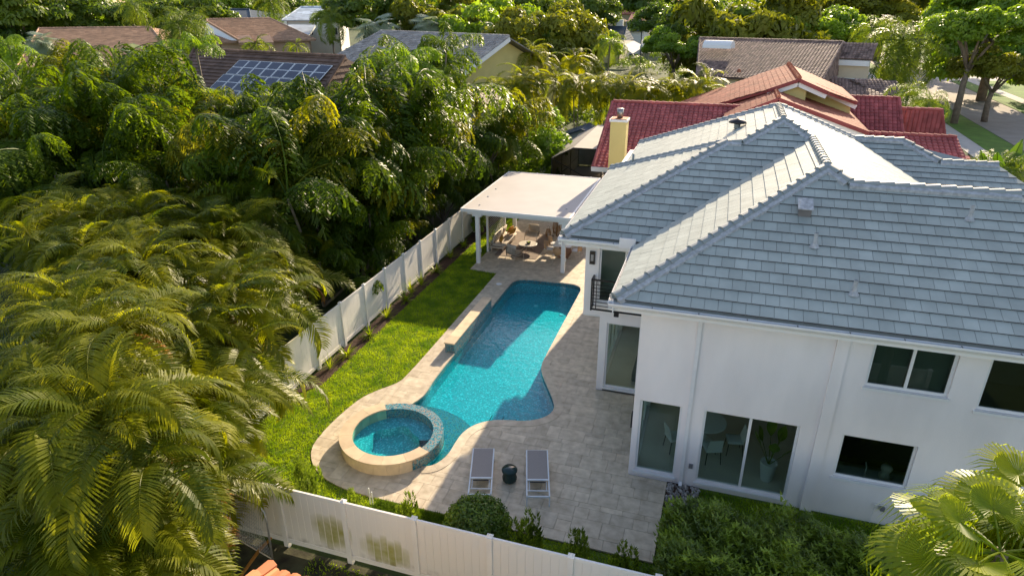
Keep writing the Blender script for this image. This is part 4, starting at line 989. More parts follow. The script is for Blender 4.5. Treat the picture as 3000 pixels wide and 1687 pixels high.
def ridge_row(pts, mat, roof, r=.14, step=.42):
    for a, b in zip(pts[:-1], pts[1:]):
        a, b = Vector(a), Vector(b); n = max(1, int((b - a).length / step)); m = MB()
        for i in range(n):
            p = a + (b - a) * (i / n); q = a + (b - a) * ((i + 1.1) / n); m.tone = random.random(); m.tube([p + Vector((0, 0, .03)), q], [r, r * .85], 7)
        o = m.build('ridge_tiles', mat, roof)
class House:
    def __init__(s, name, label, loc): s.t = thing(name, label, 'house', loc); s.roof = None
    def roofs(s, polys, mat, th=.14):
        b = MB()
        for p in polys: b.slab([Vector(q) - Vector((0, 0, .03)) for q in p], th)
        s.roof = b.build('roof', mat, s.t); return s.roof
    def walls(s, pts, z0, z1, mat, name='wall'):
        b = MB()
        for a, c in zip(pts[:-1], pts[1:]):
            a, c = Vector(a), Vector(c); d = (c - a); n = Vector((-d.y, d.x, 0)).normalized() * .2
            b.slab([(a.x, a.y, z0), (c.x, c.y, z0), (c.x, c.y, z1), (a.x, a.y, z1)], .2, n.normalized())
        return b.build(name, mat, s.t)
    def gable(s, pts, mat, d=(0, 1, 0), name='gable_wall'): return MB().slab([Vector(p) for p in pts], .2, d).build(name, mat, s.t)
def win(h, c, w, hgt, ax=(1, 0, 0), out=(0, -1, 0), mat=None):
    c, ax, out = Vector(c), Vector(ax).normalized(), Vector(out).normalized(); up = Vector((0, 0, 1))
    q = lambda a, b, d: c + ax * a + up * b + out * d
    m = MB()
    for (a0, a1, b0, b1) in ((-w / 2, w / 2, -hgt / 2, -hgt / 2 + .08), (-w / 2, w / 2, hgt / 2 - .08, hgt / 2), (-w / 2, -w / 2 + .08, -hgt / 2 + .08, hgt / 2 - .08), (w / 2 - .08, w / 2, -hgt / 2 + .08, hgt / 2 - .08)):
        m.slab([q(a0, b0, .06), q(a1, b0, .06), q(a1, b1, .06), q(a0, b1, .06)], .06, -out)
    f = m.build('window', MAT['trim'], h.t)
    MB().slab([q(-w / 2 + .08, -hgt / 2 + .08, .03), q(w / 2 - .08, -hgt / 2 + .08, .03), q(w / 2 - .08, hgt / 2 - .08, .03), q(-w / 2 + .08, hgt / 2 - .08, .03)], .02, -out).build('pane', HM['panel'], f)

# ---- red tiled yellow house directly behind
random.seed(3)
h = House('yellow_house', 'yellow house with red barrel tile roof and square chimney behind the white house', (0, 46, 0))
ZR, ZEV = 6.0, 3.1
a = gz(1797, 300, ZR); b = gz(2300, 318, ZR); e0 = gz(1738, 489, ZEV); yr = a.y; ye = e0.y
b.y = yr
Z2 = lambda y: ZEV + (ZR - ZEV) * (y - ye) / (yr - ye)
left = [(e0.x, ye, ZEV), (6.0, ye, ZEV), (6.0, yr, ZR), (a.x, yr, ZR)]
backl = [(6.0, 2 * yr - ye, ZEV), (e0.x, 2 * yr - ye, ZEV), (a.x, yr, ZR), (6.0, yr, ZR)]
# cross gable with its ridge running away from the camera
gy = 44.5; pa = at(2281, 289, gy); pc = at(2341, 233, 48.0); gx = pa.x; gz0 = pa.z; G0 = at(2124, 348, gy); GR = at(2543, 388, gy); uz = pc.z
_d = ray(2318, 190); pb = Vector((0, _d[1] * (uz - CAM_H) / _d[2], uz))
lowg = [[tuple(G0), tuple(pa), (gx, gy + 12, gz0), (G0.x, gy + 12, G0.z)], [tuple(pa), tuple(GR), (GR.x, gy + 12, GR.z), (gx, gy + 12, gz0)]]
ux_ = pc.x; uy_ = pc.y; UXR = at(2508, 310, uy_ + 2.5).x - ux_; SL = .40
upg = [[(ux_ - 8.5, uy_ + 3.0, uz - 8.5 * SL), (ux_ - 1.8, uy_, uz - 1.8 * SL), (ux_, uy_, uz), (ux_, pb.y, uz), (ux_ - 8.5, pb.y, uz - 8.5 * SL)], [(ux_, uy_, uz), (ux_ + 1.8, uy_, uz - 1.8 * SL), (ux_ + UXR, uy_ + 2.5, uz - SL * UXR), (ux_ + UXR, pb.y, uz - SL * UXR), (ux_, pb.y, uz)]]
r0 = gz(2481, 285, 5.6); r1 = gz(2631, 289, 5.6); r1.y = r0.y; rb0 = gz(2462, 388, 3.4); rb1 = gz(2644, 396, 3.4)
right1 = [(r0.x - 4, rb1.y, 3.4), (rb1.x, rb1.y, 3.4), (r1.x, r0.y, 5.6), (r0.x - 4, r0.y, 5.6)]
s0 = gz(2636, 320, 4.9); s1 = gz(2757, 324, 4.9); s1.y = s0.y; t1 = gz(2767, 402, 3.0)
right2 = [(rb1.x + .1, t1.y, 3.0), (t1.x, t1.y, 3.0), (s1.x, s0.y, 4.9), (rb1.x + .1, s0.y, 4.9)]
f0 = gz(2462, 388, 4.6); f1 = gz(2804, 407, 4.6); f1.y = f0.y
right3 = [(f0.x - 1, f0.y - 4.2, 3.0), (f1.x + .6, f0.y - 4.2, 3.0), (f1.x, f0.y, 4.6), (f0.x - 1, f0.y, 4.6)]
right3b = [(f1.x + .6, f0.y + 4.2, 3.0), (f0.x - 1, f0.y + 4.2, 3.0), (f0.x - 1, f0.y, 4.6), (f1.x, f0.y, 4.6)]
RED = [left, backl, *lowg, *upg, right1, right2, right3, right3b]
h.roofs(RED, HM['red'])
tile_plane(left, .34, .31, .075, 'barrel', HM['red'], h.roof, 220)
for p in (right1, right2, right3): tile_plane(p, .34, .31, .075, 'barrel', HM['red'], h.roof, 26)
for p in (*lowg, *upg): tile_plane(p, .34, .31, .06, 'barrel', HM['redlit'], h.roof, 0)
ridge_row([(a.x, yr, ZR + .05), (6, yr, ZR + .05)], HM['red'], h.roof); ridge_row([(a.x - .05, yr, ZR), (e0.x, ye, ZEV + .05)], HM['red'], h.roof, .12)
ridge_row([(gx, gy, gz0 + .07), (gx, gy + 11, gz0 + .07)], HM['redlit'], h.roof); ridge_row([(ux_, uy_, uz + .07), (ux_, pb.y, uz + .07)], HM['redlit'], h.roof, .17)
ridge_row([(r0.x - 4, r0.y, 5.65), (r1.x, r0.y, 5.65), (rb1.x, rb1.y, 3.45)], HM['red'], h.roof); ridge_row([(s0.x, s0.y, 4.95), (s1.x, s1.y, 4.95), (t1.x, t1.y, 3.05)], HM['red'], h.roof); ridge_row([(f0.x - 1, f0.y, 4.65), (f1.x, f0.y, 4.65)], HM['red'], h.roof)
for p in ([G0, pa, GR], [(ux_ - 1.8, uy_, uz - 1.8 * SL), (ux_, uy_, uz), (ux_ + 1.8, uy_, uz - 1.8 * SL)], [(ux_ + 1.3, uy_ + 2.4, uz - 1.3 * SL), (ux_ + UXR, uy_ + 2.4, uz - SL * UXR)]):
    p = [Vector(q) for q in p]
    for q, w_ in zip(p[:-1], p[1:]):
        q, w_ = Vector((q.x, p[0].y - .12, q.z)), Vector((w_.x, p[0].y - .12, w_.z))
        MB().bar(q + Vector((0, 0, -.04)), w_ + Vector((0, 0, -.04)), .08, .24).build('red_verge', HM['red'], h.roof); MB().bar(q + Vector((0, .1, -.32)), w_ + Vector((0, .1, -.32)), .06, .26).build('white_verge', MAT['trim'], h.roof)
h.gable([(G0.x + .5, gy + .3, 2.6), (GR.x - .5, gy + .3, 2.6), (GR.x - .5, gy + .3, GR.z), (gx, gy + .3, gz0 - .25), (G0.x + .5, gy + .3, G0.z)], HM['yellow'])
h.gable([(ux_ - 1.5, uy_ + .3, uz - 2.6), (ux_ + .6, uy_ + .3, uz - 2.6), (ux_ + .6, uy_ + .3, uz - .25 - .6 * SL), (ux_, uy_ + .3, uz - .25), (ux_ - 1.5, uy_ + .3, uz - .25 - 1.5 * SL)], HM['yellow'])
h.gable([(ux_ + .6, uy_ + 2.7, uz - 3.2), (ux_ + UXR - .2, uy_ + 2.7, uz - 3.2), (ux_ + UXR - .3, uy_ + 2.7, uz - .2 - SL * UXR), (ux_ + .8, uy_ + 2.7, uz - .6)], HM['yellow'])
h.walls([(e0.x + .6, ye + 12, 0), (e0.x + .6, ye + .5, 0), (6, ye + .5, 0)], 0, 3.05, HM['yellow'])
h.walls([(5.6, rb1.y + .6, 0), (rb1.x - .4, rb1.y + .6, 0), (rb1.x - .4, r0.y + 3, 0)], 0, 3.4, HM['yellow'])
h.walls([(f0.x, f0.y - 3.7, 0), (f1.x + .2, f0.y - 3.7, 0), (f1.x + .2, f0.y + 3.7, 0)], 0, 3.0, HM['yellow'])
MB().box(e0.x - .1, 6, ye - .14, ye + .02, ZEV - .25, ZEV + .02).build('fascia', MAT['trim'], h.roof)
# chimney
cc = gz(1793, 458, ZEV + 1.0); cy_ = cc.y
ct = at(1837, 360, cy_); cl = at(1783, 460, cy_); cr = at(1829, 462, cy_); ctop = at(1790, 357, cy_)
chim = MB().box(cl.x, cr.x, cy_, cy_ + (cr.x - cl.x) * .95, 2.0, ctop.z).build('chimney', HM['yellow'], h.t)
MB().box(cl.x - .06, cr.x + .06, cy_ - .06, cy_ + (cr.x - cl.x) * .95 + .06, ctop.z, ctop.z + .14).build('chimney_band', MAT['trim'], chim)
MB().box(cl.x, cr.x, cy_, cy_ + (cr.x - cl.x) * .95, ctop.z + .14, ctop.z + .17).build('rusty_cap', M('rusty_metal', (.42, .13, .04), .7, .4, 5), chim)
MB().tube([((cl.x + cr.x) / 2, cy_ + .5, ctop.z + .17), ((cl.x + cr.x) / 2, cy_ + .5, ctop.z + .7)], [.17, .2], 14).build('flue', M('galvanised', (.35, .33, .31), .35, .2, 5, metal=.6), chim, True)
for u, v in ((2165, 208), (2214, 291), (2143, 303)):
    P = gz(u, v, 5.6); MB().lathe([(.22, 0), (.2, .2), (.12, .32), (0, .36)], (P.x, P.y, 5.45), 12).build('roof_dome', HM['redlit'], h.roof, True)
# screened lanai
lan = thing('screen_enclosure', 'screened pool cage of dark aluminium beside the red tiled house', 'screen room', (-9.5, 46, 0))
lx0, lx1, ly0, ly1 = -11.0, e0.x - .1, 43.6, 52.5
lz0, lz1 = 2.6, 3.4
for x in (lx0, lx1):
    for k in range(4):
        y = ly0 + (ly1 - ly0) * k / 3; MB().bar((x, y, 0), (x, y, lz0), .07).build('post', MAT['black'], lan)
for k in range(4):
    y = ly0 + (ly1 - ly0) * k / 3
    MB().bar((lx0, y, lz0), (lx0 + 1.5, y, lz1), .06).bar((lx0 + 1.5, y, lz1), (lx1, y, lz1), .06).build('rafter', MAT['black'], lan)
MB().bar((lx0, ly0, .9), (lx1, ly0, .9), .05).bar((lx0, ly0, lz0), (lx1, ly0, .9), .05).bar((lx0, ly0, 1.0), (lx0 + 1.1, ly0, 2.0), .04).build('brace', MAT['black'], lan)
MB().bar((lx0, ly0, lz0), (lx0, ly1, lz0), .07).bar((lx0 + 1.5, ly0, lz1), (lx0 + 1.5, ly1, lz1), .07).bar((lx0, ly0, .9), (lx0, ly1, .9), .05).build('eave_rail', MAT['black'], lan)
HM['shade'] = M('grey_screen_roof', (.33, .30, .26), .7, .08, .7)
MB().slab([(lx0, ly0, lz0 + .04), (lx0 + 1.5, ly0, lz1 + .04), (lx0 + 1.5, ly1, lz1 + .04), (lx0, ly1, lz0 + .04)], .02).build('screen_panel', HM['shade'], lan)
MB().slab([(lx0 + 1.5, ly0, lz1 + .04), (lx1, ly0, lz1 + .04), (lx1, ly1, lz1 + .04), (lx0 + 1.5, ly1, lz1 + .04)], .02).build('screen_panel', HM['shade'], lan)
MB().slab([(lx0, ly0, 0), (lx0, ly1, 0), (lx0, ly1, lz0), (lx0, ly0, lz0)], .01, (1, 0, 0)).build('screen_panel', HM['screen'], lan)
MB().slab([(lx0, ly0, 0), (lx1, ly0, 0), (lx1, ly0, lz1), (lx0 + 1.5, ly0, lz1), (lx0, ly0, lz0)], .01, (0, 1, 0)).build('screen_panel', HM['screen'], lan)
MB().box(lx0, lx1, ly0, ly1, -.09, 0.0).build('slab', MAT['concrete'], lan)
shed = House('garden_shed', 'small pale blue garden shed behind the screened cage', (-12.5, 52, 0)); shed.t["category"] = 'shed'
sp_ = at(1715, 350, 54.5); shed.roofs([[(sp_.x - 1.8, 53, 2.3), (sp_.x, 53, 3.0), (sp_.x, 56, 3.0), (sp_.x - 1.8, 56, 2.3)], [(sp_.x, 53, 3.0), (sp_.x + 1.8, 53, 2.3), (sp_.x + 1.8, 56, 2.3), (sp_.x, 56, 3.0)]], HM['dark'])
shed.gable([(sp_.x - 1.6, 53.2, 0), (sp_.x + 1.6, 53.2, 0), (sp_.x + 1.6, 53.2, 2.3), (sp_.x, 53.2, 2.9), (sp_.x - 1.6, 53.2, 2.3)], HM['white']); shed.walls([(sp_.x - 1.6, 56, 0), (sp_.x - 1.6, 53.4, 0)], 0, 2.3, HM['white'])

# ---- generic house seen from its roof: ridge + near eave from the photo, far side mirrored
def ridge_house(name, label, ra, rb, zr, ea, eb, ze, mat, wallm, kind='barrel', row=.36, wid=.33, th=.08, keep=0, hipL=0.0, hipR=0.0, zw=None, tile=True, wallin=.6, gableR=False, dep=None, sa_=None):
    A_, B_ = gz(*ra, zr), gz(*rb, zr); C_, D_ = gz(*ea, ze), gz(*eb, ze)
    if dep:                                    # distances judged from the size of things in the photo
        A_, B_, C_, D_ = at(*ra, dep[0]), at(*rb, dep[1]), at(*ea, dep[2]), at(*eb, dep[3]); A_.z = B_.z = (A_.z + B_.z) / 2; ze = (C_.z + D_.z) / 2
    d = (B_ - A_); d.z = 0; d.normalize(); n = Vector((d.y, -d.x, 0))
    if n.y > 0: n = -n
    run = max((C_ - A_).dot(n), 3.0) if C_ is not None else 5; run = ((C_ - A_).dot(n) + (D_ - A_).dot(n)) / 2
    run = max(run, 2.5); sa, sb = (C_ - A_).dot(d), (D_ - A_).dot(d); L = (B_ - A_).dot(d)
    if gableR: sb = L
    if sa_ is not None: sa = sa_
    E0 = A_ + d * sa + n * run; E0.z = ze; E1 = A_ + d * sb + n * run; E1.z = ze
    F0 = A_ + d * sa - n * run; F0.z = ze; F1 = A_ + d * sb - n * run; F1.z = ze
    h = House(name, label, ((A_.x + B_.x) / 2, (A_.y + B_.y) / 2, 0))
    front = [E0, E1, B_, A_]; back = [F1, F0, A_, B_]; pol = [front, back]
    if sa < -.3: pol.append([F0, E0, A_])
    if sb > L + .3: pol.append([E1, F1, B_])
    h.roofs(pol, mat)
    if tile:
        tile_plane(front, row, wid, th, kind, mat, h.roof, keep)
        for p in pol[2:]: tile_plane(p, row, wid, th, kind, mat, h.roof, 0)
    ridge_row([A_ + Vector((0, 0, .05)), B_ + Vector((0, 0, .05))], mat, h.roof)
    ridge_row([A_ + Vector((0, 0, .03)), E0 + Vector((0, 0, .03))], mat, h.roof, .12); ridge_row([B_ + Vector((0, 0, .03)), E1 + Vector((0, 0, .03))], mat, h.roof, .12)
    w0 = E0 - n * wallin + d * wallin; w1 = E1 - n * wallin - d * wallin; w2 = F1 + n * wallin - d * wallin; w3 = F0 + n * wallin + d * wallin
    h.walls([w3, w0, w1, w2, w3], 0, ze - .05, wallm)
    if sb <= L + .3: h.gable([w1 + Vector((0, 0, -.05)), w2 + Vector((0, 0, -.05)), B_ - d * wallin - Vector((0, 0, .25))], wallm, -d)
    if sa >= -.3: h.gable([w0 + Vector((0, 0, -.05)), w3 + Vector((0, 0, -.05)), A_ + d * wallin - Vector((0, 0, .25))], wallm, d)
    h.d, h.n, h.A, h.B, h.E0, h.E1 = d, n, A_, B_, E0, E1
    return h
def dome(h, u, v, z, w, dd, mat, name='skylight'):
    P = gz(u, v, z); m = MB(); k = 8
    for j, t in enumerate((-w / 2, w / 2)):
        for i in range(k):
            a = math.pi * i / (k - 1); q = P + h.d * t - h.n * (dd * .5 * math.cos(a)) + Vector((0, 0, math.sin(a) * dd * .45)); m.v.append(tuple(q))
    m.add([], []); m.f += [(i, i + 1, k + i + 1, k + i) for i in range(k - 1)] + [tuple(range(k - 1, -1, -1)), tuple(range(k, 2 * k))]; m.t += [.5] * (k + 1)
    return m.build(name, mat, h.roof)
# grey barrel tile house with yellow gable
h = ridge_house('grey_roof_house', 'house with pale grey barrel tile roof and yellow gable behind the fishtail palms', (1116, 93), (1491, 108), 9.2, (1090, 262), (1448, 268), 5.0, HM['grey'], HM['yellow'], keep=260, wid=.36, row=.40, th=.12, wallin=.9, gableR=True, sa_=-2.0)
dome(h, 1415, 138, 8.0, 3.0, 1.6, M('amber_skylight', (.20, .09, .05), .3, .1))
E0, E1, B_ = h.E0, h.E1, h.B
for q, w_ in ((E1, B_),):
    MB().bar(q + h.d * .1 - Vector((0, 0, .25)), w_ + h.d * .1 - Vector((0, 0, .25)), .12, .4).build('white_verge', MAT['trim'], h.roof)
# brown tiled house with solar panels
h = ridge_house('solar_house', 'two storey house with brown tile roof carrying solar panels', (569, 147), (1010, 169), 9.0, (470, 262), (965, 290), 6.6, HM['brown'], HM['whitew'], kind='flat', row=.40, wid=.40, th=.06, keep=0)
d, n = h.d, h.n; up = ((h.A - h.E0) - d * (h.A - h.E0).dot(d)).normalized(); nr = d.cross(up).normalized(); nr = nr if nr.z > 0 else -nr
for rI in range(3):
    for cI in range(8):
        if rI == 2 and cI > 7: continue
        o = h.A + d * (6.6 + cI * 1.20 - rI * .15) - up * (1.15 + rI * 1.72) + nr * .16
        if (o - h.A).dot(d) > (h.B - h.A).dot(d) + .5: continue
        q = [o, o + d * 1.14, o + d * 1.14 - up * 1.66, o - up * 1.66]
        p = MB().slab([v_ for v_ in q], .04, -nr).build('solar_panel', MAT['trim'], h.roof)
        for k in range(2):
            e = .05; r0_ = -up * (k * .83 + .04); MB().slab([o + d * e + r0_ + nr * .004, o + d * (1.14 - e) + r0_ + nr * .004, o + d * (1.14 - e) + r0_ - up * .76 + nr * .004, o + d * e + r0_ - up * .76 + nr * .004], .01, -nr).build('solar_cell', HM['panel'], p)
# brown-grey barrel tile house behind the red roof
h = ridge_house('brown_roof_house', 'cream house with weathered brown barrel tile roof beside the street', (2050, 113), (2470, 125), 8.1, (2030, 225), (2414, 240), 4.9, HM['greybrown'], HM['cream'], keep=120, wid=.34, row=.38)
dome(h, 2105, 141, 7.4, 3.2, 1.8, MAT['trim'])
d, n = h.d, h.n
o = gz(2412, 170, 6.6); e1 = o + d * 4.9; k0 = gz(2405, 123, 8.08)
k1 = k0 + d * 5.6
MB().slab([o, e1, k1, k0], .14).build('side_roof', HM['greybrown'], h.roof); tile_plane([o, e1, k1, k0], .38, .34, .08, 'barrel', HM['greybrown'], h.roof, 0)
for z0, z1, m_, off in ((5.9, 6.55, MAT['trim'], .0), (4.6, 5.9, HM['cream'], .35), (4.1, 4.6, MAT['trim'], .2), (0, 4.1, HM['cream'], .35)):
    MB().slab([o - n * off + Vector((0, 0, z0 - 6.6)), e1 - n * off - d * .3 + Vector((0, 0, z0 - 6.6)), e1 - n * off - d * .3 + Vector((0, 0, z1 - 6.6)), o - n * off + Vector((0, 0, z1 - 6.6))], 1.0, -n).build('upper_wall', m_, h.t)
lw = [gz(2412, 225, 4.9), gz(2500, 232, 4.9), gz(2590, 287, 3.6), gz(2420, 285, 3.6)]
MB().slab(lw, .14).build('lower_roof', HM['greybrown'], h.roof); tile_plane(lw, .38, .34, .08, 'barrel', HM['greybrown'], h.roof, 0)
lw = [gz(2490, 233, 4.9), gz(2626, 236, 4.9), gz(2632, 280, 3.7), gz(2580, 282, 3.7)]
MB().slab(lw, .14).build('lower_roof', HM['greybrown'], h.roof); tile_plane(lw, .38, .34, .08, 'barrel', HM['greybrown'], h.roof, 0)
q0, q1 = gz(2425, 287, 3.5), gz(2632, 284, 3.5); h.walls([q0, q1, q1 - n * 6], 0, 3.5, HM['cream'])
# tan tiled houses at upper left
h = ridge_house('tan_roof_house', 'long tan tile roof house at upper left behind the palms', (116, 93), (440, 74), 8.6, (60, 200), (520, 186), 5.6, HM['tan'], HM['cream'], kind='flat', row=.42, wid=.5, th=.06, dep=(72, 79, 58, 65))
h = ridge_house('tan_gable_house', 'tan roofed house with white gable wall at upper left', (606, 62), (792, 52), 9.0, (640, 130), (925, 112), 6.4, HM['tan'], HM['tanw'], kind='flat', row=.42, wid=.5, th=.06, dep=(84, 90, 74, 82), sa_=0.0)
g0, g1, g2 = at(606, 64, 79), at(702, 120, 75), at(598, 116, 77)
MB().slab([g0, g1, g2], .2, (0, 1, 0)).build('gable_wall', HM['whitew'], h.t); MB().bar(g0, g1, .2, .3).build('verge', HM['tan'], h.t)
for u in (712, 770):
    p = [at(u - 18, 105, 77), at(u + 20, 104, 77), at(u + 32, 124, 74), at(u - 12, 126, 74)]; MB().slab(p, .3).build('dormer_roof', HM['tan'], h.t)
h = ridge_house('white_roof_house', 'house with bluish white metal roof at the top left', (882, 24), (965, 20), 10.4, (828, 60), (1000, 58), 8.6, HM['white'], HM['whitew'], kind='flat', row=.5, wid=1.2, th=.04, dep=(106, 108, 99, 102))
win(h, h.E0 + h.d * 4 + Vector((0, -.0, -1.8)), 1.6, 1.2, h.d, h.n); win(h, h.E0 + h.d * 8 + Vector((0, 0, -1.8)), 1.6, 1.2, h.d, h.n)
p = [at(845, 72, 98), at(925, 74, 98), at(905, 104, 92), at(836, 96, 92)]; MB().slab(p, .3).build('porch_roof', HM['white'], h.t)
# brown shed gable at centre left
sg = House('shed', 'small brown tiled shed gable among the dark palms', (-17, 50, 0)); sg.t["category"] = 'shed'
P = at(1379, 283, 47); Q = at(1418, 320, 47); S2 = at(1330, 310, 44)
sg.roofs([[P, P + Vector((0, 5, 0)), Q + Vector((0, 5, 0)), Q], [P + Vector((0, 5, 0)), P, (2 * P.x - Q.x - 1, P.y, Q.z), (2 * P.x - Q.x - 1, P.y + 5, Q.z)]], HM['brown'])
sg.gable([(2 * P.x - Q.x, P.y + .2, 0), (Q.x - .2, P.y + .2, 0), (Q.x - .2, P.y + .2, Q.z), (P.x, P.y + .2, P.z - .1), (2 * P.x - Q.x, P.y + .2, Q.z)], HM['white'])
# slate blue roofed house with pale awnings, centre top
h = ridge_house('blue_roof_house', 'house with slate blue tile roof and pale awnings at top centre', (1735, 80), (1836, 79), 8.4, (1757, 127), (1824, 128), 5.6, HM['dark'], HM['cream'], kind='flat', row=.55, wid=.6, th=.09, dep=(152, 152, 144, 144))
def awn(name, pts, z, mat, hh): return MB().slab([at(u, v, zz) for (u, v), zz in zip(pts, z)], .08).build(name, mat, hh)
awn('awning', ((1722, 105), (1766, 130), (1749, 153), (1712, 138)), (146, 144, 138, 140), MAT['pavroof'], h.t); awn('awning', ((1823, 137), (1856, 120), (1888, 136), (1854, 158)), (138, 144, 143, 136), MAT['pavroof'], h.t); awn('awning', ((1800, 130), (1828, 119), (1858, 120), (1822, 139)), (142, 145, 144, 138.5), HM['cream'], h.t)
c_ = at(1815, 76, 152); MB().box(c_.x - .7, c_.x + .7, c_.y, c_.y + 1, 7, c_.z + 1.2).build('chimney', MAT['trim'], h.t)
h = ridge_house('pink_roof_house', 'house with pink terracotta roofs at the top of the photo', (1800, 17), (1908, 19), 9.6, (1770, 45), (1905, 40), 7.6, HM['pink'], HM['cream'], tile=True, kind='flat', row=.8, wid=.7, th=.1, dep=(215, 215, 203, 203))
awn('gable_roof', ((1855, 30), (1838, 65), (1893, 66)), (205, 194, 194), HM['red'], h.t); awn('gable_roof', ((1855, 30), (1893, 66), (1908, 72), (1866, 32)), (205, 194, 193, 205), HM['pink'], h.t); awn('side_roof', ((1870, 37), (1955, 40), (1945, 62), (1905, 66)), (203, 203, 194, 194), HM['red'], h.t); awn('side_roof', ((1768, 50), (1805, 41), (1843, 64), (1795, 64)), (200, 203, 194, 194), HM['tan'], h.t)
h = ridge_house('tan_far_house', 'far tan roofed house at the very top centre', (1780, 1), (1885, 2), 11.6, (1765, 20), (1897, 17), 9.4, HM['tan'], HM['whitew'], tile=False, dep=(255, 255, 240, 240))
h = ridge_house('small_blue_house', 'small dark roofed house behind the slate blue roof', (1836, 66), (1896, 66), 7.4, (1836, 90), (1888, 92), 5.2, HM['dark'], HM['whitew'], kind='flat', row=.6, wid=.6, th=.08, dep=(176, 176, 169, 169))
h = ridge_house('carport', 'dark flat carport roof far away at upper left', (655, 30), (730, 27), 8.2, (650, 55), (735, 52), 7.0, HM['dark'], HM['whitew'], tile=False, dep=(128, 128, 120, 120))
# corner of an orange tiled roof at the bottom edge
oh = House('orange_roof_house', 'corner of an orange clay tile roof at the bottom edge', (-6.2, 5.6, 0))
o0 = at(797, 1652, 7.2); o1 = at(905, 1690, 7.0); oz = o0.z
p = [(o0.x - .9, 6.1, oz - .55), (o0.x, 7.15, oz), (-3.0, 7.15, oz - .02), (-3.0, 4.2, oz - 1.3), (o0.x - .9, 4.2, oz - 1.3)]
p = [(o0.x - .05, 7.1, oz - .1), (-3.0, 7.1, oz - .1), (-3.0, 4.0, oz + 1.2), (o0.x - .05, 4.0, oz + 1.2)]
oh.roofs([p], HM['orange']); tile_plane(p, .40, .24, .07, 'barrel', HM['orange'], oh.roof, 40)
ridge_row([(o0.x - .02, 7.2, oz - .08), (o0.x - .02, 4.0, oz + 1.25)], HM['orange'], oh.roof, .13)
oh.walls([(o0.x + .4, 4, 0), (o0.x + .4, 6.6, 0), (-3, 6.6, 0)], 0, oz - .3, HM['cream'])
# ================================================================== BROADLEAF TREES, SHRUBS, FAR PALMS
def leafcloud(n, centers, radii, size, seed, up=.35, flat=1.0):
    g = np.random.default_rng(seed); k = len(centers); C = np.array(centers); Rd = np.array(radii)
    idx = g.integers(0, k, n); d = g.normal(size=(n, 3)); d /= np.linalg.norm(d, axis=1, keepdims=True); d[:, 2] = np.abs(d[:, 2]) * .9 - .25 * g.random(n)
    rr = Rd[idx] * (0.55 + .5 * g.random(n) ** .5); P = C[idx] + d * rr[:, None] * np.array([1, 1, flat])
    nr = d + g.normal(size=(n, 3)) * .55 + np.array([0, 0, up]); nr /= np.linalg.norm(nr, axis=1, keepdims=True)
    a = np.cross(nr, g.normal(size=(n, 3))); a /= np.linalg.norm(a, axis=1, keepdims=True); b = np.cross(nr, a); s = size * (.6 + .8 * g.random(n))[:, None]
    v = np.stack([P - a * s, P - b * s * .45 + nr * s * .12, P + a * s, P + b * s * .45 + nr * s * .12], 1)
    return v.reshape(-1, 3)
def quads_mesh(name, v, mat):
    n = len(v) // 4; me = bpy.data.meshes.new(name); me.vertices.add(4 * n); me.vertices.foreach_set('co', v.astype(np.float32).ravel())
    me.loops.add(4 * n); me.loops.foreach_set('vertex_index', np.arange(4 * n, dtype=np.int32)); me.polygons.add(n)
    me.polygons.foreach_set('loop_start', np.arange(0, 4 * n, 4, dtype=np.int32)); me.polygons.foreach_set('loop_total', np.full(n, 4, dtype=np.int32)); me.materials.append(mat); me.update(); return me
CROWN = []; TRUNK = []
for sd in range(6):
    g = np.random.default_rng(100 + sd); cs = []; rs = []
    for i in range(46 if sd < 4 else 30):                    # crown about 4 m in radius, centre at height 0
        th = g.random() * 6.283; ph = g.random(); r_ = (.35 + .65 * g.random() ** .5) * 3.4; z = (g.random() ** .8) * 3.0 * (1 - (r_ / 4.4) ** 2) - .5 - .5 * g.random()
        cs.append((r_ * math.cos(th) * (1 + .15 * (sd % 2)), r_ * math.sin(th), z)); rs.append(.65 + .6 * g.random())
    CROWN.append(quads_mesh('crown', leafcloud(15000 if sd < 4 else 9000, cs, rs, .17 if sd < 4 else .2, sd, .4, .75), LF['broad']))
    m = MB(); m.tube([(0, 0, -6.2), (.12, .05, -3.4), (0, 0, -2.2)], [.34, .26, .22], 8)
    for k in range(6):
        a = k * 1.05 + g.random(); m.tube([(0, 0, -2.6), (math.cos(a) * .9, math.sin(a) * .9, -1.2), (math.cos(a) * 2.3, math.sin(a) * 2.3, .4)], [.17, .11, .04], 6)
    TRUNK.append(m.mesh('trunk', MAT['bark2'], True))
def obj_mat(o, mat):
    o.material_slots[0].link = 'OBJECT'; o.material_slots[0].material = mat
_ti = [0]
def tree(label, base, h, rad, mat='broad', name='broadleaf_tree', group=None, low=False):
    """tree of total height h and crown radius rad standing at base"""
    t = thing(name, label, 'tree', (base[0], base[1], -.05), group); i = _ti[0] = _ti[0] + 1; k = i % len(CROWN); s = rad / 4.0
    zc = h - 2.6 * s; cz = s * (1.0 if not low else 1.3)
    c = child('crown', CROWN[k], t, (0, 0, zc), (0, 0, random.random() * 6.28), (s, s, cz)); obj_mat(c, LF[mat])
    if low:
        c2 = child('crown', CROWN[(k + 2) % len(CROWN)], t, (0, 0, zc * .45), (0, 0, random.random() * 6.28), (s * .95, s * .95, cz)); obj_mat(c2, LF[mat])
    child('trunk', TRUNK[k], t, (0, 0, zc), (0, 0, random.random() * 6.28), (s * .9, s * .9, max(.2, (zc + .1) / 6.2)))
    return t
random.seed(9)
def tree_px(label, u, vtop, Y, rad, mat='broad', **k):
    P = at(u, vtop, Y); return tree(label, (P.x, Y), P.z, rad, mat, **k)
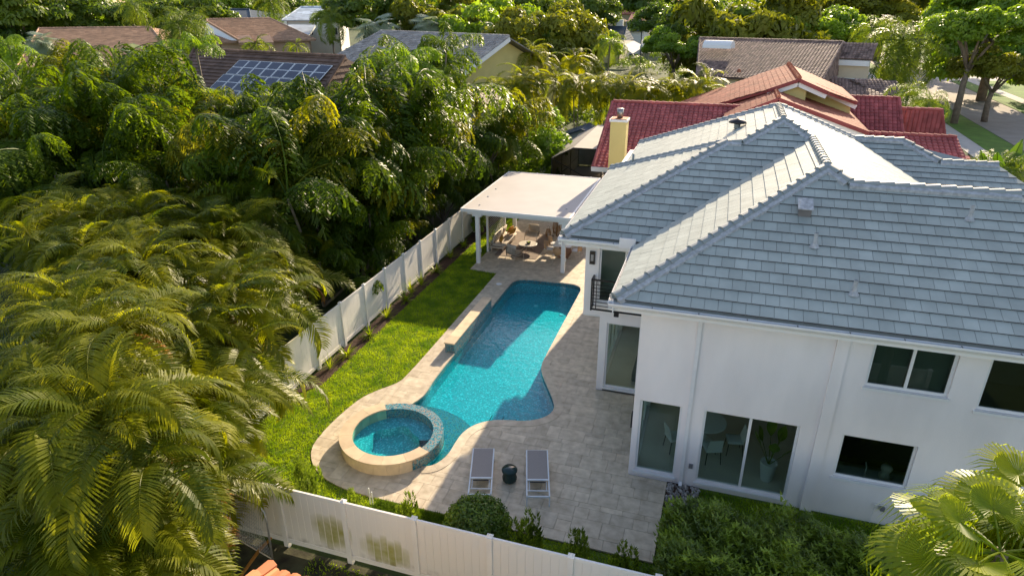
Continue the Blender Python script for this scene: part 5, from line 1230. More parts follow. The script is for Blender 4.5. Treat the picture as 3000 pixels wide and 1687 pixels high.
TR = [ # label, u, v of the crown top, depth, crown radius, leaf
    ('dark round tree at the top left corner', 20, -60, 92, 9, 'broad'), ('lime speckled tree left of the long tan roof', 150, -30, 100, 9, 'lime'), ('dark tree above the long tan roof', 270, -30, 104, 9, 'broad'),
    ('broad tree above the tan roof beside the queen palms', 400, -20, 110, 8, 'broad'), ('tree behind the paired queen palms', 520, -60, 112, 9, 'broad'), ('far tree right of the queen palms', 640, -70, 150, 9, 'lime'),
    ('tree behind the bluish white roof', 780, -60, 165, 10, 'broad'), ('dark green tree between the white roof and grey roof', 1085, -70, 98, 8.5, 'broad'), ('bright tree beside the dark tree at top', 1190, -40, 108, 8, 'lime'),
    ('wide yellow green tree above the grey tiled roof', 1300, -40, 96, 9, 'olive'), ('yellow green tree right of the grey roof top', 1410, -30, 92, 8.5, 'lime'), ('tall dark tree behind the yellow green pair', 1480, -90, 120, 10, 'broad'),
    ('sunlit tree left of the slate blue roof', 1600, 12, 88, 8.0, 'olive'), ('tree overlapping the awning of the blue roofed house', 1680, 25, 92, 6.5, 'lime'), ('dark tree top centre behind the sunlit tree', 1690, -60, 150, 10, 'broad'),
    ('big dome shaped olive tree above the brown tiled roof', 2230, -55, 104, 12, 'olive'), ('left shoulder tree of the olive dome', 2100, -20, 110, 8, 'broad'), ('right shoulder tree of the olive dome', 2370, -20, 112, 8.5, 'lime'),
    ('tree between pink roofs and olive dome', 1990, -10, 118, 7, 'broad'), ('small bright tree left of the brown roof', 1985, 70, 96, 4.5, 'lime'),
    ('hazy tree right of the olive dome', 2480, -70, 150, 10, 'olive'), ('dark street tree behind the large palm', 2620, -80, 165, 10, 'broad'), ('street tree right of the large palm', 2740, -80, 150, 10, 'olive'),
    ('tall lime green tree at upper right over the street', 2895, -15, 84, 5.2, 'lime'), ('lime green tree behind the tall street tree', 2975, -70, 104, 8, 'lime'), ('olive flowering tree with pale trunks at the right edge', 2950, 120, 86, 4.6, 'olive')
    , ('dark clipped tree at the street corner', 2560, 40, 128, 5, 'broad'),
    ('tree behind the far pink roofs', 1950, -90, 190, 12, 'broad'), ('far tree above the tan roof at top centre', 1840, -90, 230, 14, 'broad'),
]
for lab, u, v, Y, r_, mt in TR: tree_px(lab, u, v, Y, r_, mt, low=lab.startswith(('dark round', 'wide yellow', 'sunlit tree', 'big dome', 'lime green tree behind')))
# distant wood closing the horizon
w_ = MB()
vs = []
g = np.random.default_rng(3)
cs = []; rs = []
for i in range(420):
    x = -520 + 900 * g.random(); y = 275 + 130 * g.random(); cs.append((x, y, 6 + 9 * g.random())); rs.append(4.5 + 3.5 * g.random())
    cs.append((x + 3, y + 2, 3)); rs.append(5.0)
o = link('distant_trees', quads_mesh('distant_trees', leafcloud(90000, cs, rs, .95, 5, .3, .9), LF['broad'])); tag(o, 'far belt of trees along the horizon', 'trees', None, 'stuff')
# understorey filling the gardens between the houses
cs = []; rs = []
for i in range(620):
    u = -100 + 2150 * g.random(); v = 95 + 350 * g.random() ** 1.4; P = gz(u, v, 0)
    if P.y > 185 or P.y < 43: continue
    if -13 < P.x < 16 and 38 < P.y < 62: continue
    if inside((u, v), [(1020, 90), (1520, 90), (1450, 330), (1100, 330)]): continue
    cs.append((P.x, P.y, .6 + 1.4 * g.random())); rs.append(1.0 + 1.4 * g.random())
o = link('garden_shrubs', quads_mesh('garden_shrubs', leafcloud(95000, cs, rs, .18, 8, .5, .9), LF['broad'])); tag(o, 'massed garden shrubs between the neighbouring houses', 'shrubs', None, 'stuff')
# bright bushy tree behind the pavilion
def bush(name, label, base, rx, ry, h, n, size, mat, seed, cat='bush', clumps=40, rmin=.35, rmax=.6):
    g = np.random.default_rng(seed); cs = []; rs = []
    for i in range(clumps):
        th = g.random() * 6.283; r_ = g.random() ** .5; z = h * (.12 + .78 * g.random() * (1 - .45 * r_ ** 2)); cs.append((rx * r_ * math.cos(th), ry * r_ * math.sin(th), z)); rs.append(rmin + (rmax - rmin) * g.random())
    t = thing(name, label, cat, (base[0], base[1], -.05)); child('foliage', quads_mesh('foliage', leafcloud(n, cs, rs, size, seed, .35, 1.0), LF[mat]), t)
    m = MB()
    for k in range(5):
        a = k * 1.3 + seed; m.tube([(0, 0, 0), (math.cos(a) * rx * .25, math.sin(a) * ry * .25, h * .35), (math.cos(a) * rx * .6, math.sin(a) * ry * .6, h * .75)], [.09, .06, .02], 5)
    child('stem', m.mesh('stem', MAT['bark2'], True), t); return t
bush('bushy_tree', 'bright bushy tree in full leaf behind the pavilion', (-13.4, 46.0), 2.9, 2.6, 6.6, 17000, .13, 'lime', 1, 'tree', 70, .5, .95)
bush('bushy_tree', 'darker bushy tree beside the back of the left fence', (-17.0, 46.6), 2.6, 2.2, 5.0, 9000, .13, 'broad', 2, 'tree', 46, .5, .9)
bush('bushy_tree', 'dark leafy shrub between pavilion roof and fishtail palms', (-13.9, 40.6), 1.5, 1.6, 3.4, 6000, .09, 'broad', 3, 'shrub', 34, .3, .6)
bush('shrub', 'dark shrub at the back fence behind the armchair', (-10.6, 41.2), .7, .5, 1.5, 2500, .07, 'hedge', 4, 'shrub', 20, .2, .35); bush('shrub', 'dark shrub at the back fence behind the lanterns', (-8.4, 41.2), .7, .5, 1.4, 2500, .07, 'hedge', 5, 'shrub', 20, .2, .35)
bush('shrub', 'slim dark shrub at the fence beside the pavilion post', (-13.0, 34.4), .35, .5, 2.6, 3500, .07, 'hedge', 6, 'shrub', 24, .2, .35)
# areca hedge and loose palms behind the red roof
random.seed(31)
for i, (lab, u, v, Y, n, k) in enumerate((('areca palm left of the screened cage with pale bent trunks', 1690, 215, 60, 4, 'areca'), ('areca palm behind the bushy tree', 1500, 215, 58, 4, 'areca'), ('areca palm above the bushy tree', 1590, 200, 60, 4, 'areca'), ('golden areca palm behind the screened cage', 1790, 235, 60, 4, 'areca'),
        ('golden areca palm over the left end of the red roof', 1880, 232, 60, 4, 'areca'), ('golden areca palm over the middle of the red roof', 1970, 228, 61, 4, 'areca'), ('golden areca palm touching the sunlit red slope', 2060, 232, 61, 4, 'areca'), ('low areca palm at the end of the palm hedge', 2125, 262, 58, 3, 'areca'),
        ('loose yellowish palm left of the slate blue house', 1560, 140, 72, 3, 'areca'), ('loose yellowish palm in front of the pale awning', 1690, 150, 74, 3, 'areca'))):
    P = at(u, v, Y); hs = [(random.gauss(0, .8), random.gauss(0, .6), (P.z - .6) * random.uniform(.82, 1.03)) for _ in range(n)]
    palm('areca_palm', lab, k, (P.x, Y, -.05), hs, 9, 1.15, None, lo=-12, hi=78, r=.05)
for i, (lab, u, v, Y, k, nf, sc, r_) in enumerate((('left of two tall queen palms in front of the tan roof', 520, 75, 62, 'queen', 20, 1.25, .16), ('right of two tall queen palms in front of the tan roof', 545, 62, 64, 'queen', 20, 1.25, .16), ('queen palm above the long tan roof', 395, 22, 96, 'queen', 18, 1.2, .16),
        ('queen palm behind the tan gable house', 800, 12, 108, 'queen', 18, 1.3, .16), ('palm in front of the bluish white house', 965, 52, 86, 'queen', 16, 1.1, .14), ('sabal palm with fan crown left of the tan roof', 120, 112, 56, 'silver', 18, 1.2, .18), ('sabal palm with fan crown in front of the tan house', 415, 150, 46, 'silver', 18, 1.1, .18),
        ('silvery fan palm behind the grey tiled roof', 1105, 66, 84, 'silver', 20, 1.9, .2), ('round fan palm behind the grey roof ridge', 1250, 62, 88, 'silver', 22, 1.8, .2), ('smaller fan palm right of the grey roof ridge', 1440, 85, 86, 'silver', 18, 1.6, .2),
        ('large feathery palm standing beside the street', 2640, 118, 92, 'queen', 26, 2.0, .26), ('small palm beside the brown roofed house near the street', 2665, 268, 66, 'queen', 16, .8, .15), ('low palm at the edge of the street', 2730, 292, 62, 'queen', 14, .8, .15),
        ('small palm in front of the slate blue roof', 1782, 125, 78, 'queen', 14, .85, .14), ('slim palm left of the feathery street palm', 2560, 88, 98, 'queen', 14, 1.2, .16), ('palm tuft at the left edge above the fishtails', 20, 130, 50, 'bright_fishtail', 8, .9, .12), ('small palm among the roofs below the tan house', 745, 128, 62, 'foxtail', 12, .8, .12), ('small palm at the right of the tan house', 860, 132, 64, 'foxtail', 10, .7, .12))):
    P = at(u, v, Y); palm('palm', lab, k, (P.x, Y, -.05), [(random.uniform(-.4, .4), 0, P.z)], nf, sc, None, lo=-45, hi=80, r=r_)
# travellers palm at the right edge: big paddle leaves
def paddle(L, W_, e0, bend):
    pts, dirs = rachis(L, e0, bend, 10); m = MB(); m.tube(pts, [.035 * (1 - .6 * i / 10) for i in range(11)], 5, False); 
    st = .42; k = 16
    for s in (-1, 1):
        prev = None
        for i in range(k + 1):
            t = st + (1 - st) * i / k; p, d = samp(pts, dirs, min(t, .999)); sd = d.cross(Vector((0, 0, 1))).normalized(); up = sd.cross(d).normalized(); x = i / k
            w = W_ * math.sin(math.pi * min(1, .12 + .88 * x) ** .8) ** .7 if i < k else .02; e = p + sd * s * w + up * w * .35 + Vector((0, 0, -.12 * w))
            if prev:
                gap = .0 if (i * 7 + int(L * 10)) % 5 else .35
                m.add([prev[0], prev[1], e + (prev[1] - e) * gap, p], [(0, 1, 2, 3)])
            prev = (p, e)
    return m
random.seed(2)
FR['paddle'] = [paddle(4.0, .36, R(80), R(b)).mesh('paddle_leaf', LF['paddle']) for b in (18, 32, 48)]
t = thing('travellers_palm', 'travellers palm with huge upright paddle leaves at the right edge', 'palm tree', (12.1, 33.8, -.05))
child('stem', stem_of(3.4, .2), t, (0, 0, 0), (0, 0, 0), (1, 1, 3.4))
for i in range(11):
    a = -1.2 + 2.4 * i / 10
    child('frond', FR['paddle'][i % 3], t, (0, 0, 3.4), (0, R(30) * 0 + (.0 if abs(a) > .6 else 0), 0 if a >= 0 else math.pi), (.95, .95, .95)).rotation_euler = (0, abs(a) * .55 - R(6), (0 if a >= 0 else math.pi) + random.uniform(-.25, .25))
t.rotation_euler = (0, 0, R(48))
t = palm('palm', 'small palm with glossy fronds below the travellers palm', 'queen', (11.7, 33.2, -.05), [(0, 0, 6.0), (.9, .6, 5.4)], 12, .62, None, lo=-10, hi=75, r=.1)
t = thing('travellers_palm', 'paddle leaf plant behind the low back roof', 'palm tree', (12.2, 35.5, -.05))
for i in range(7): child('frond', FR['paddle'][i % 3], t, (0, 0, 1.6), (0, R(10 + 9 * (i % 4)), i * .9), (1.0, 1.0, 1.0))
# ---- small planting in the garden
ball = thing('ball_shrub', 'clipped dome shaped green shrub inside the front fence', 'shrub', (-4.72, 11.75, -.03))
cs = [(0, 0, .62)]; rs = [.85]
v = leafcloud(9000, cs, rs, .045, 3, .2, .98); v2 = leafcloud(3500, [(0, 0, .55)], [.80], .05, 4, .2, .9)
v[:, 2] = np.maximum(v[:, 2], 0.02); child('foliage', quads_mesh('foliage', np.vstack([v, v2]), LF['hedge']), ball)
m = MB(); m.tube([(0, 0, 0), (.05, 0, .5)], [.06, .04], 6); child('stem', m.mesh('stem', MAT['bark2']), ball)
def conifer_mesh(seed, h=1.25, r_=.34):
    random.seed(seed); m = MB()
    for b in range(8):
        a = b * 2.4; lean = random.uniform(.05, .3); hh = h * random.uniform(.55, 1.0) if b else h; bx_, by_ = r_ * random.uniform(.1, .8) * math.cos(a), r_ * random.uniform(.1, .8) * math.sin(a)
        if b == 0: bx_ = by_ = 0; lean = 0
        for i in range(110):
            z = hh * (.08 + .92 * random.random() ** .9); k = z / hh; rad = .16 * (1 - k) ** .7 + .015; an = random.random() * 6.28
            p = Vector((bx_ * (1 + lean * k) + rad * math.cos(an), by_ * (1 + lean * k) + rad * math.sin(an), z)); d = Vector((math.cos(an) * .5, math.sin(an) * .5, 1)).normalized(); s = d.cross(Vector((math.sin(an), -math.cos(an), .3))).normalized() * .022
            m.add([p - s, p + s, p + d * .11], [(0, 1, 2)])
    return m.mesh('foliage', LF['podo'])
CON = [conifer_mesh(i) for i in range(3)]
for lab, x, y, s in (('small upright conifer nearest the spa', -8.15, 11.55, .85), ('small conifer between the spa and the clipped dome shrub', -6.55, 11.6, 1.05), ('tall small conifer right of the clipped dome shrub', -3.35, 11.65, 1.25), ('second small conifer right of the dome shrub', -2.05, 11.6, 1.1), ('small conifer nearest the hedge', -1.02, 11.55, 1.1), ('small conifer at the fence left of the spa', -9.6, 11.7, 1.15), ('faint small conifer at the lawn corner', -10.3, 12.3, .8)):
    t = thing('conifer', lab, 'shrub', (x, y, -.03), 'small conifers along the front fence'); child('foliage', random.choice(CON), t, (0, 0, 0), (0, 0, random.random() * 6), s); m = MB(); m.tube([(0, 0, 0), (0, 0, .5)], [.02, .012], 5); child('stem', m.mesh('stem', MAT['bark2']), t)
low = [(-8.9, 10.5), (-0.4, 10.5), (-0.4, 11.1), (-8.9, 11.1)]
blades('ground_cover', [(-7.9, 11.5), (-5.6, 11.6), (-5.6, 12.35), (-7.9, 12.38)], 9000, .12, .022, LF['hedge'], -.03, 'low reddish green ground cover between spa and dome shrub', cat='ground cover')
# podocarpus hedge of upright sprigs
def sprig_hedge(name, label, boxes, n, seed):
    g = np.random.default_rng(seed); t = thing(name, label, 'hedge', (2.0, 12.4, -.04)); m = MB(); random.seed(seed)
    for _ in range(n):
        x0, x1, y0, y1, h = boxes[random.randrange(len(boxes))]; x = random.uniform(x0, x1); y = random.uniform(y0, y1); top = h + .18 * math.sin(x * 3.1) + .15 * math.sin(y * 4 + x * 2)
        z = top * (1 - .55 * random.random() ** 1.6) if random.random() < .8 else random.uniform(.2, top)
        d = Vector((random.gauss(0, .4), random.gauss(0, .4), 1)).normalized(); L = random.uniform(.22, .42); p = Vector((x - 2.0, y - 12.4, z))
        for k in range(8):
            q = p + d * (L * k / 8); an = k * 2.4 + random.random(); l_ = .19 * (1 - .5 * k / 8); e = (Vector((math.cos(an), math.sin(an), .7))).normalized(); s = e.cross(d).normalized() * .028
            m.add([q - s, q + s, q + e * l_], [(0, 1, 2)])
    child('foliage', m.mesh('foliage', LF['podo']), t)
    b = MB()
    for x0, x1, y0, y1, h in boxes:
        for k in range(4):
            x = x0 + (x1 - x0) * (k + .5) / 4 - 2; y = (y0 + y1) / 2 - 12.4; b.tube([(x, y, 0), (x + .1, y, h * .8)], [.05, .02], 5)
    child('stem', b.mesh('stem', MAT['bark2']), t)
    return t
sprig_hedge('podocarpus_hedge', 'loose green podocarpus hedge in front of the house wall at lower right', [(-.2, 1.1, 11.0, 13.0, 1.45), (.9, 2.6, 11.0, 13.1, 1.75), (2.4, 4.2, 11.0, 13.2, 1.55), (3.9, 5.6, 11.0, 13.0, 1.35)], 4600, 5)
# bed plants along the left fence
def tuft(seed, n, L, w, dr):
    random.seed(seed); m = MB()
    for i in range(n):
        a = random.random() * 6.28; e = random.uniform(.35, 1.3); leaflet(m, Vector((0, 0, 0)), Vector((math.cos(a) * math.cos(e), math.sin(a) * math.cos(e), math.sin(e))), L * random.uniform(.7, 1.15), w, dr, 4)
    return m.mesh('foliage', LF['fan'])
TU = [tuft(1, 46, .55, .026, 1.5), tuft(2, 60, .75, .010, .5)]
for i, (lab, x, y, k, s) in enumerate((('striped strappy plant nearest the camera in the fence bed', -12.95, 19.2, 0, 1.1), ('strappy plant beside the visible fence end', -12.9, 20.9, 0, 1.15), ('strappy plant in the middle of the fence bed', -13.0, 24.5, 0, 1.1), ('strappy plant with yellow leaves further along the fence bed', -13.05, 28.1, 0, 1.15), ('strappy plant near the pavilion post', -13.1, 32.0, 0, 1.0),
        ('wispy grass tuft between the first strappy plants', -13.05, 22.7, 1, 1), ('wispy grass tuft past the middle strappy plant', -13.1, 26.4, 1, 1), ('wispy grass tuft near the far strappy plants', -13.15, 30.2, 1, 1), ('wispy grass tuft at the near end of the bed', -13.1, 18.2, 1, .9), ('wispy grass tuft in the middle of the bed', -13.15, 25.4, 1, 1.1))):
    t = thing('bed_plant', lab, 'plant', (x, y, -.03), 'plants in the bed along the left fence'); child('foliage', TU[k], t, (0, 0, 0), (0, 0, i), s)
for i, (lab, u, v) in enumerate((('clipped hedge block across the street', 2760, 162), ('second clipped hedge across the street', 2860, 190))):
    P = gz(u, v); bush('clipped_hedge', lab, (P.x, P.y), 4.0, 1.2, 2.2, 5000, .2, 'hedge', 40 + i, 'hedge', 30, .5, .9)
# ================================================================== FURNITURE AND SMALL THINGS
FM = dict(fabric=M('cream_fabric', (.55, .48, .39), .9, .06, 8, bump=.2, bscale=90), rope=M('taupe_rope', (.24, .18, .13), .8, .15, 20), mustard=M('mustard_fabric', (.48, .25, .045), .9, .08, 8), beige=M('beige_metal', (.62, .53, .42), .4, .05), top=M('cream_table_top', (.68, .62, .53), .35, .04),
          sling=M('grey_sling', (.30, .27, .25), .7, .05, 30), alu=M('pale_blue_white_aluminium', (.70, .75, .78), .3, .03), ceramic=M('dark_green_ceramic', (.012, .035, .035), .12, .2, 5), bamboo=M('bamboo', (.36, .20, .08), .7, .2, 12), wood=M('warm_wood', (.36, .18, .09), .5, .15, 5, stretch=(1, 8, 1)),
          rug=M('grey_brown_rug', (.26, .205, .165), .95, .12, 3), white=M('white_lacquer', (.75, .75, .74), .3, .02), dsofa=M('dark_sofa', (.10, .12, .12), .9, .1, 5), terra=M('tan_shell', (.55, .35, .19), .5, .06))
def place(t, x, y, rz, z=0.0): t.location = (x, y, z); t.rotation_euler = (0, 0, rz); return t
def cushion(m, c, s, puff=.25, n=6):
    """rounded box centred c, size s"""
    vs = []; fs = []; hx, hy, hz = (k / 2 for k in s); P = []
    grid = []
    for i in range(n + 1):
        for j in range(n + 1):
            u, v = -1 + 2 * i / n, -1 + 2 * j / n; e = (1 - abs(u) ** 4) ** .5 * (1 - abs(v) ** 4) ** .5
            grid.append((u, v, e))
    k = len(grid)
    for sg in (1, -1):
        for u, v, e in grid: vs.append((c[0] + hx * u, c[1] + hy * v, c[2] + sg * hz * (puff + (1 - puff) * e)))
    q = lambda i, j: i * (n + 1) + j
    for i in range(n):
        for j in range(n):
            fs.append((q(i, j), q(i + 1, j), q(i + 1, j + 1), q(i, j + 1))); fs.append((k + q(i, j + 1), k + q(i + 1, j + 1), k + q(i + 1, j), k + q(i, j)))
    for i in range(n):
        for a, b in ((q(i, 0), q(i + 1, 0)), (q(i + 1, n), q(i, n)), (q(0, i + 1), q(0, i)), (q(n, i), q(n, i + 1))): fs.append((a, k + a, k + b, b))
    m.add(vs, fs); return m
def rot_part(o, rx=0, ry=0, rz=0, loc=None):
    o.rotation_euler = (rx, ry, rz)
    if loc: o.location = loc
    return o
# sun lounger: length along y, foot end at +y
def lounger(label):
    t = thing('sun_lounger', label, 'sun lounger', (0, 0, 0), 'sun loungers on the patio')
    for s in (-1, 1):
        MB().bar((s * .31, -1.0, .34), (s * .31, 1.0, .34), .035, .05).build('side_rail', FM['alu'], t)
        for y in (-.98, .9): MB().bar((s * .31, y, 0), (s * .31, y, .315), .035, .035).build('leg', FM['alu'], t)
    MB().bar((-.31, -.985, .34), (.31, -.985, .34), .035, .05).bar((-.31, .985, .34), (.31, .985, .34), .03, .045).build('end_bar', FM['alu'], t)
    MB().bar((-.29, -.70, .30), (.29, -.70, .30), .022).bar((-.24, -.70, .30), (-.24, -.36, .33), .018).bar((.24, -.70, .30), (.24, -.36, .33), .018).build('support_frame', FM['alu'], t)
    m = MB(); n = 12
    for i in range(n + 1):
        y = -.34 + 1.30 * i / n; z = .385 - .018 * math.sin(math.pi * i / n)
        m.v += [(-.29, y, z), (.29, y, z)]
    m.f += [(2 * i, 2 * i + 1, 2 * i + 3, 2 * i + 2) for i in range(n)]; m.t += [.5] * n
    m.build('sling', FM['sling'], t)
    b = MB(); b.bar((-.30, -.37, .40), (.30, -.37, .40), .05, .03).build('head_bar', FM['alu'], t)
    MB().bar((-.22, -.43, .37), (.22, -.43, .37), .03, .02).build('dark_gap_bar', MAT['black'], t)  # black bar painted in for the dark gap beside the head bar
    return t
place(lounger('grey sling sun lounger left of the dark stool, behind the dome shrub'), -5.43, 14.02, R(16.6)); place(lounger('grey sling sun lounger right of the dark stool, nearer the house'), -3.87, 14.42, R(16.6))
t = thing('garden_stool', 'dark green glazed ceramic stool between the two sun loungers', 'stool', (-4.66, 14.25, 0))
m = MB(); prof = [(.0, 0), (.16, 0), (.20, .06), (.205, .14), (.17, .25), (.15, .29), (.19, .33), (.225, .36)]; k = 40
for j in range(k):
    a = 2 * math.pi * j / k
    for r_, z in prof: m.v.append((t.location.x + r_ * (1 + .07 * abs(math.sin(a * 6)) * (1 if z < .27 else 0)) * math.cos(a), t.location.y + r_ * (1 + .07 * abs(math.sin(a * 6)) * (1 if z < .27 else 0)) * math.sin(a), z))
n = len(prof); m.f += [(j * n + i, ((j + 1) % k) * n + i, ((j + 1) % k) * n + i + 1, j * n + i + 1) for j in range(k) for i in range(n - 1)]; m.t += [.5] * len(m.f)
m.build('body', FM['ceramic'], t, True); MB().lathe([(.225, .36), (.23, .40), (.20, .44), (0, .45)], tuple(t.location), 32).build('seat', FM['ceramic'], t, True)
# outdoor armchair: seat faces +y
def armchair(label):
    t = thing('armchair', label, 'armchair', (0, 0, 0)); w, d = .74, .70
    m = MB(); arc_ = [(-w / 2, d / 2 - .05, .58), (-w / 2 - .02, 0, .60), (-w / 2 + .04, -d / 2 + .05, .70), (-.2, -d / 2 - .06, .84), (.2, -d / 2 - .06, .84), (w / 2 - .04, -d / 2 + .05, .70), (w / 2 + .02, 0, .60), (w / 2, d / 2 - .05, .58)]
    m.tube(arc_, .016, 8); base = [(p[0] * .92, p[1] * .92, .30) for p in arc_]; m.tube(base + [base[0]], .014, 6); m.build('frame', FM['beige'], t, True)
    for s in (-1, 1):
        MB().tube([(s * w / 2 * .98, d / 2 - .05, .58), (s * w / 2, d / 2 - .02, .3), (s * w / 2 * 1.02, d / 2 + .02, 0)], [.014, .014, .012], 6).build('leg', FM['beige'], t)
        MB().tube([(s * .27, -d / 2 + .05, .30), (s * .30, -d / 2 - .06, 0)], [.014, .012], 6).build('leg', FM['beige'], t)
    ro = MB(); L = 30
    def along(P, x):
        n = len(P) - 1; k = min(n - 1, int(x * n)); f = x * n - k; return Vector(P[k]).lerp(Vector(P[k + 1]), f)
    for i in range(L + 1):
        a, b = along(arc_, i / L), along(base, i / L); ro.tube([a, (a + b) / 2 + Vector((0, -.02, 0)), b], .009, 4)
    o = ro.build('rope_back', FM['rope'], t)
    c = MB(); cushion(c, (0, .02, .38), (.64, .62, .16)); c.build('seat_cushion', FM['fabric'], t, True)
    c = MB(); cushion(c, (0, 0, 0), (.60, .46, .18)); rot_part(c.build('back_cushion', FM['fabric'], t, True), R(72), 0, 0, (0, -.25, .66)); return t
place(armchair('rope armchair with its back to the pool, beside the round table'), -9.78, 30.95, R(-20)); place(armchair('cream cushioned armchair facing the pool behind the round table'), -9.66, 34.15, R(176))
# sofa: faces +x along the slatted screen
t = thing('sofa', 'cream outdoor sofa against the slatted screen', 'sofa', (-11.0, 32.9, 0)); ox, oy = t.location.x, t.location.y
MB().box(ox - .40, ox + .38, oy - 1.15, oy + 1.15, .20, .27).build('base', FM['beige'], t)
for dx in (-.34, .32):
    for dy in (-1.1, 1.1): MB().bar((ox + dx, oy + dy, 0), (ox + dx, oy + dy, .2), .03).build('leg', FM['beige'], t)
c = MB(); cushion(c, (ox + .06, oy, .35), (.72, 2.2, .17), .5); c.build('seat_cushion', FM['fabric'], t, True)
MB().tube([(ox - .36, oy - 1.12, .27), (ox - .42, oy - 1.12, .66), (ox - .42, oy + 1.12, .66), (ox - .36, oy + 1.12, .27)], .02, 8).tube([(ox + .30, oy - 1.14, .25), (ox + .30, oy - 1.16, .55), (ox - .42, oy - 1.14, .64)], .018, 8).build('back_frame', FM['beige'], t)
r_ = MB()
for i in range(24): y = oy - 1.1 + 2.2 * i / 23; r_.tube([(ox - .37, y, .27), (ox - .42, y, .65)], .008, 4)
r_.build('rope_back', FM['rope'], t)
for i in range(3):
    c = MB(); cushion(c, (0, 0, 0), (.48, .70, .20)); o = c.build('back_cushion', FM['fabric'], t, True); rot_part(o, 0, R(-68), 0, (-.26, -.74 + .74 * i, .62))
for lab, y, x, rz in (('mustard pillow at the near end of the sofa', 32.05, -10.86, 25), ('mustard pillow leaning at the far end of the sofa', 33.72, -10.86, -15), ('mustard pillow in front of the far sofa pillow', 33.5, -10.66, -25)):
    c = MB(); cushion(c, (0, 0, 0), (.44, .44, .16), .1); o = c.build('pillow', FM['mustard'], None, True); o.location = (x, y, .66); o.rotation_euler = (0, R(-66), R(rz)); tag(o, lab, 'pillow', 'mustard pillows on the sofa')
# round coffee table
t = thing('coffee_table', 'round cream coffee table in the middle of the seating', 'coffee table', (-9.44, 32.4, 0)); x, y = -9.44, 32.4
MB().lathe([(0, .40), (.50, .40), (.52, .415), (.50, .43), (0, .43)], (x, y, 0), 40).build('table_top', FM['top'], t)
for a in (30, 150, 270): MB().tube([(x + .12 * math.cos(R(a)), y + .12 * math.sin(R(a)), .40), (x + .34 * math.cos(R(a)), y + .34 * math.sin(R(a)), 0)], [.016, .012], 6).build('leg', FM['beige'], t)
t = thing('plant_bowl', 'small dark bowl with green succulent on the coffee table', 'plant', (x + .05, y, .43))
MB().lathe([(0, 0), (.09, 0), (.14, .08), (.125, .085), (.10, .05), (0, .05)], (x + .05, y, .432), 20).build('bowl', MAT['black'], t); child('foliage', tuft(9, 26, .13, .016, .3), t, (0, 0, .06))
# rug
o = MB().box(-11.0, -8.66, 31.25, 35.3, .004, .016).build('rug', FM['rug']); tag(o, 'flat grey brown rug under the seating group', 'rug')
# dining set
t = thing('dining_table', 'white topped dining table with wooden pedestal at the right pavilion post', 'dining table', (-7.35, 32.5, 0))
MB().box(-7.85, -6.87, 31.62, 33.4, .71, .75).build('table_top', FM['white'], t, bevel=.02); MB().box(-7.55, -7.15, 31.95, 33.05, .03, .71).build('pedestal', FM['wood'], t); MB().box(-7.65, -7.05, 31.85, 33.15, 0.002, .03).build('foot', FM['wood'], t)
def dchair(label):
    t = thing('dining_chair', label, 'chair', (0, 0, 0), 'dining chairs around the outdoor table')
    c = MB(); cushion(c, (0, 0, .455), (.46, .46, .06), .6); c.build('seat', FM['white'], t, True)
    m = MB(); k = 14
    for i in range(k + 1):
        a = R(200 + 140 * i / k); h = .30 + .12 * math.sin(math.pi * i / k)
        for z in (.44, .44 + h * .5, .44 + h): m.v.append((.27 * math.cos(a) * (1 + .06 * (z - .44)), .27 * math.sin(a) * (1 + .25 * (z - .44)), z))
    m.f += [(3 * i + j, 3 * i + 3 + j, 3 * i + 4 + j, 3 * i + 1 + j) for i in range(k) for j in range(2)]; m.t += [.5] * len(m.f)
    o = m.build('backrest', FM['terra'], t, True); s = o.modifiers.new('thick', 'SOLIDIFY'); s.thickness = .025
    for sx in (-1, 1):
        for sy in (-1, 1): MB().tube([(sx * .20, sy * .20, .44), (sx * .23, sy * .24, 0)], [.014, .011], 6).build('leg', FM['beige'], t)
    return t
for lab, x, y, rz in (('dining chair at the left of the table, nearest the rug', -8.12, 31.98, -90), ('second dining chair on the left side, further back', -8.1, 32.75, -90), ('dining chair at the near end of the table', -7.45, 31.3, 0), ('dining chair on the right side nearest the house wall', -6.62, 32.1, 90), ('second dining chair on the right side of the table', -6.6, 32.85, 90), ('dining chair at the far end of the table', -7.35, 33.75, 180)):
    place(dchair(lab), x, y, R(rz))
# lanterns
for lab, x, y, h in (('shortest bamboo lantern, left of the three', -8.95, 35.0, .45), ('tallest bamboo lantern at the back of the three', -8.72, 35.75, .78), ('bamboo lantern on the right of the three', -8.4, 35.2, .62)):
    t = thing('lantern', lab, 'lantern', (x, y, 0), 'bamboo lanterns behind the dining table'); m = MB()
    for k in range(16): a = 2 * math.pi * k / 16; m.tube([(x + .11 * math.cos(a), y + .11 * math.sin(a), .02), (x + .16 * math.cos(a), y + .16 * math.sin(a), h * .45), (x + .10 * math.cos(a), y + .10 * math.sin(a), h)], .011, 4)
    m.build('cage', FM['bamboo'], t)
    for z, r_ in ((.02, .115), (h * .45, .163), (h, .105)): MB().lathe([(r_, 0), (r_ + .012, .012), (r_, .024)], (x, y, z - .01), 20).build('hoop', FM['bamboo'], t)
    MB().tube([(x - .09, y, h), (x - .07, y, h + .14), (x, y, h + .2), (x + .07, y, h + .14), (x + .09, y, h)], .008, 6).build('handle', MAT['black'], t); MB().lathe([(0, 0), (.05, 0), (.05, .16), (0, .16)], (x, y, .03), 14).build('candle', FM['white'], t)
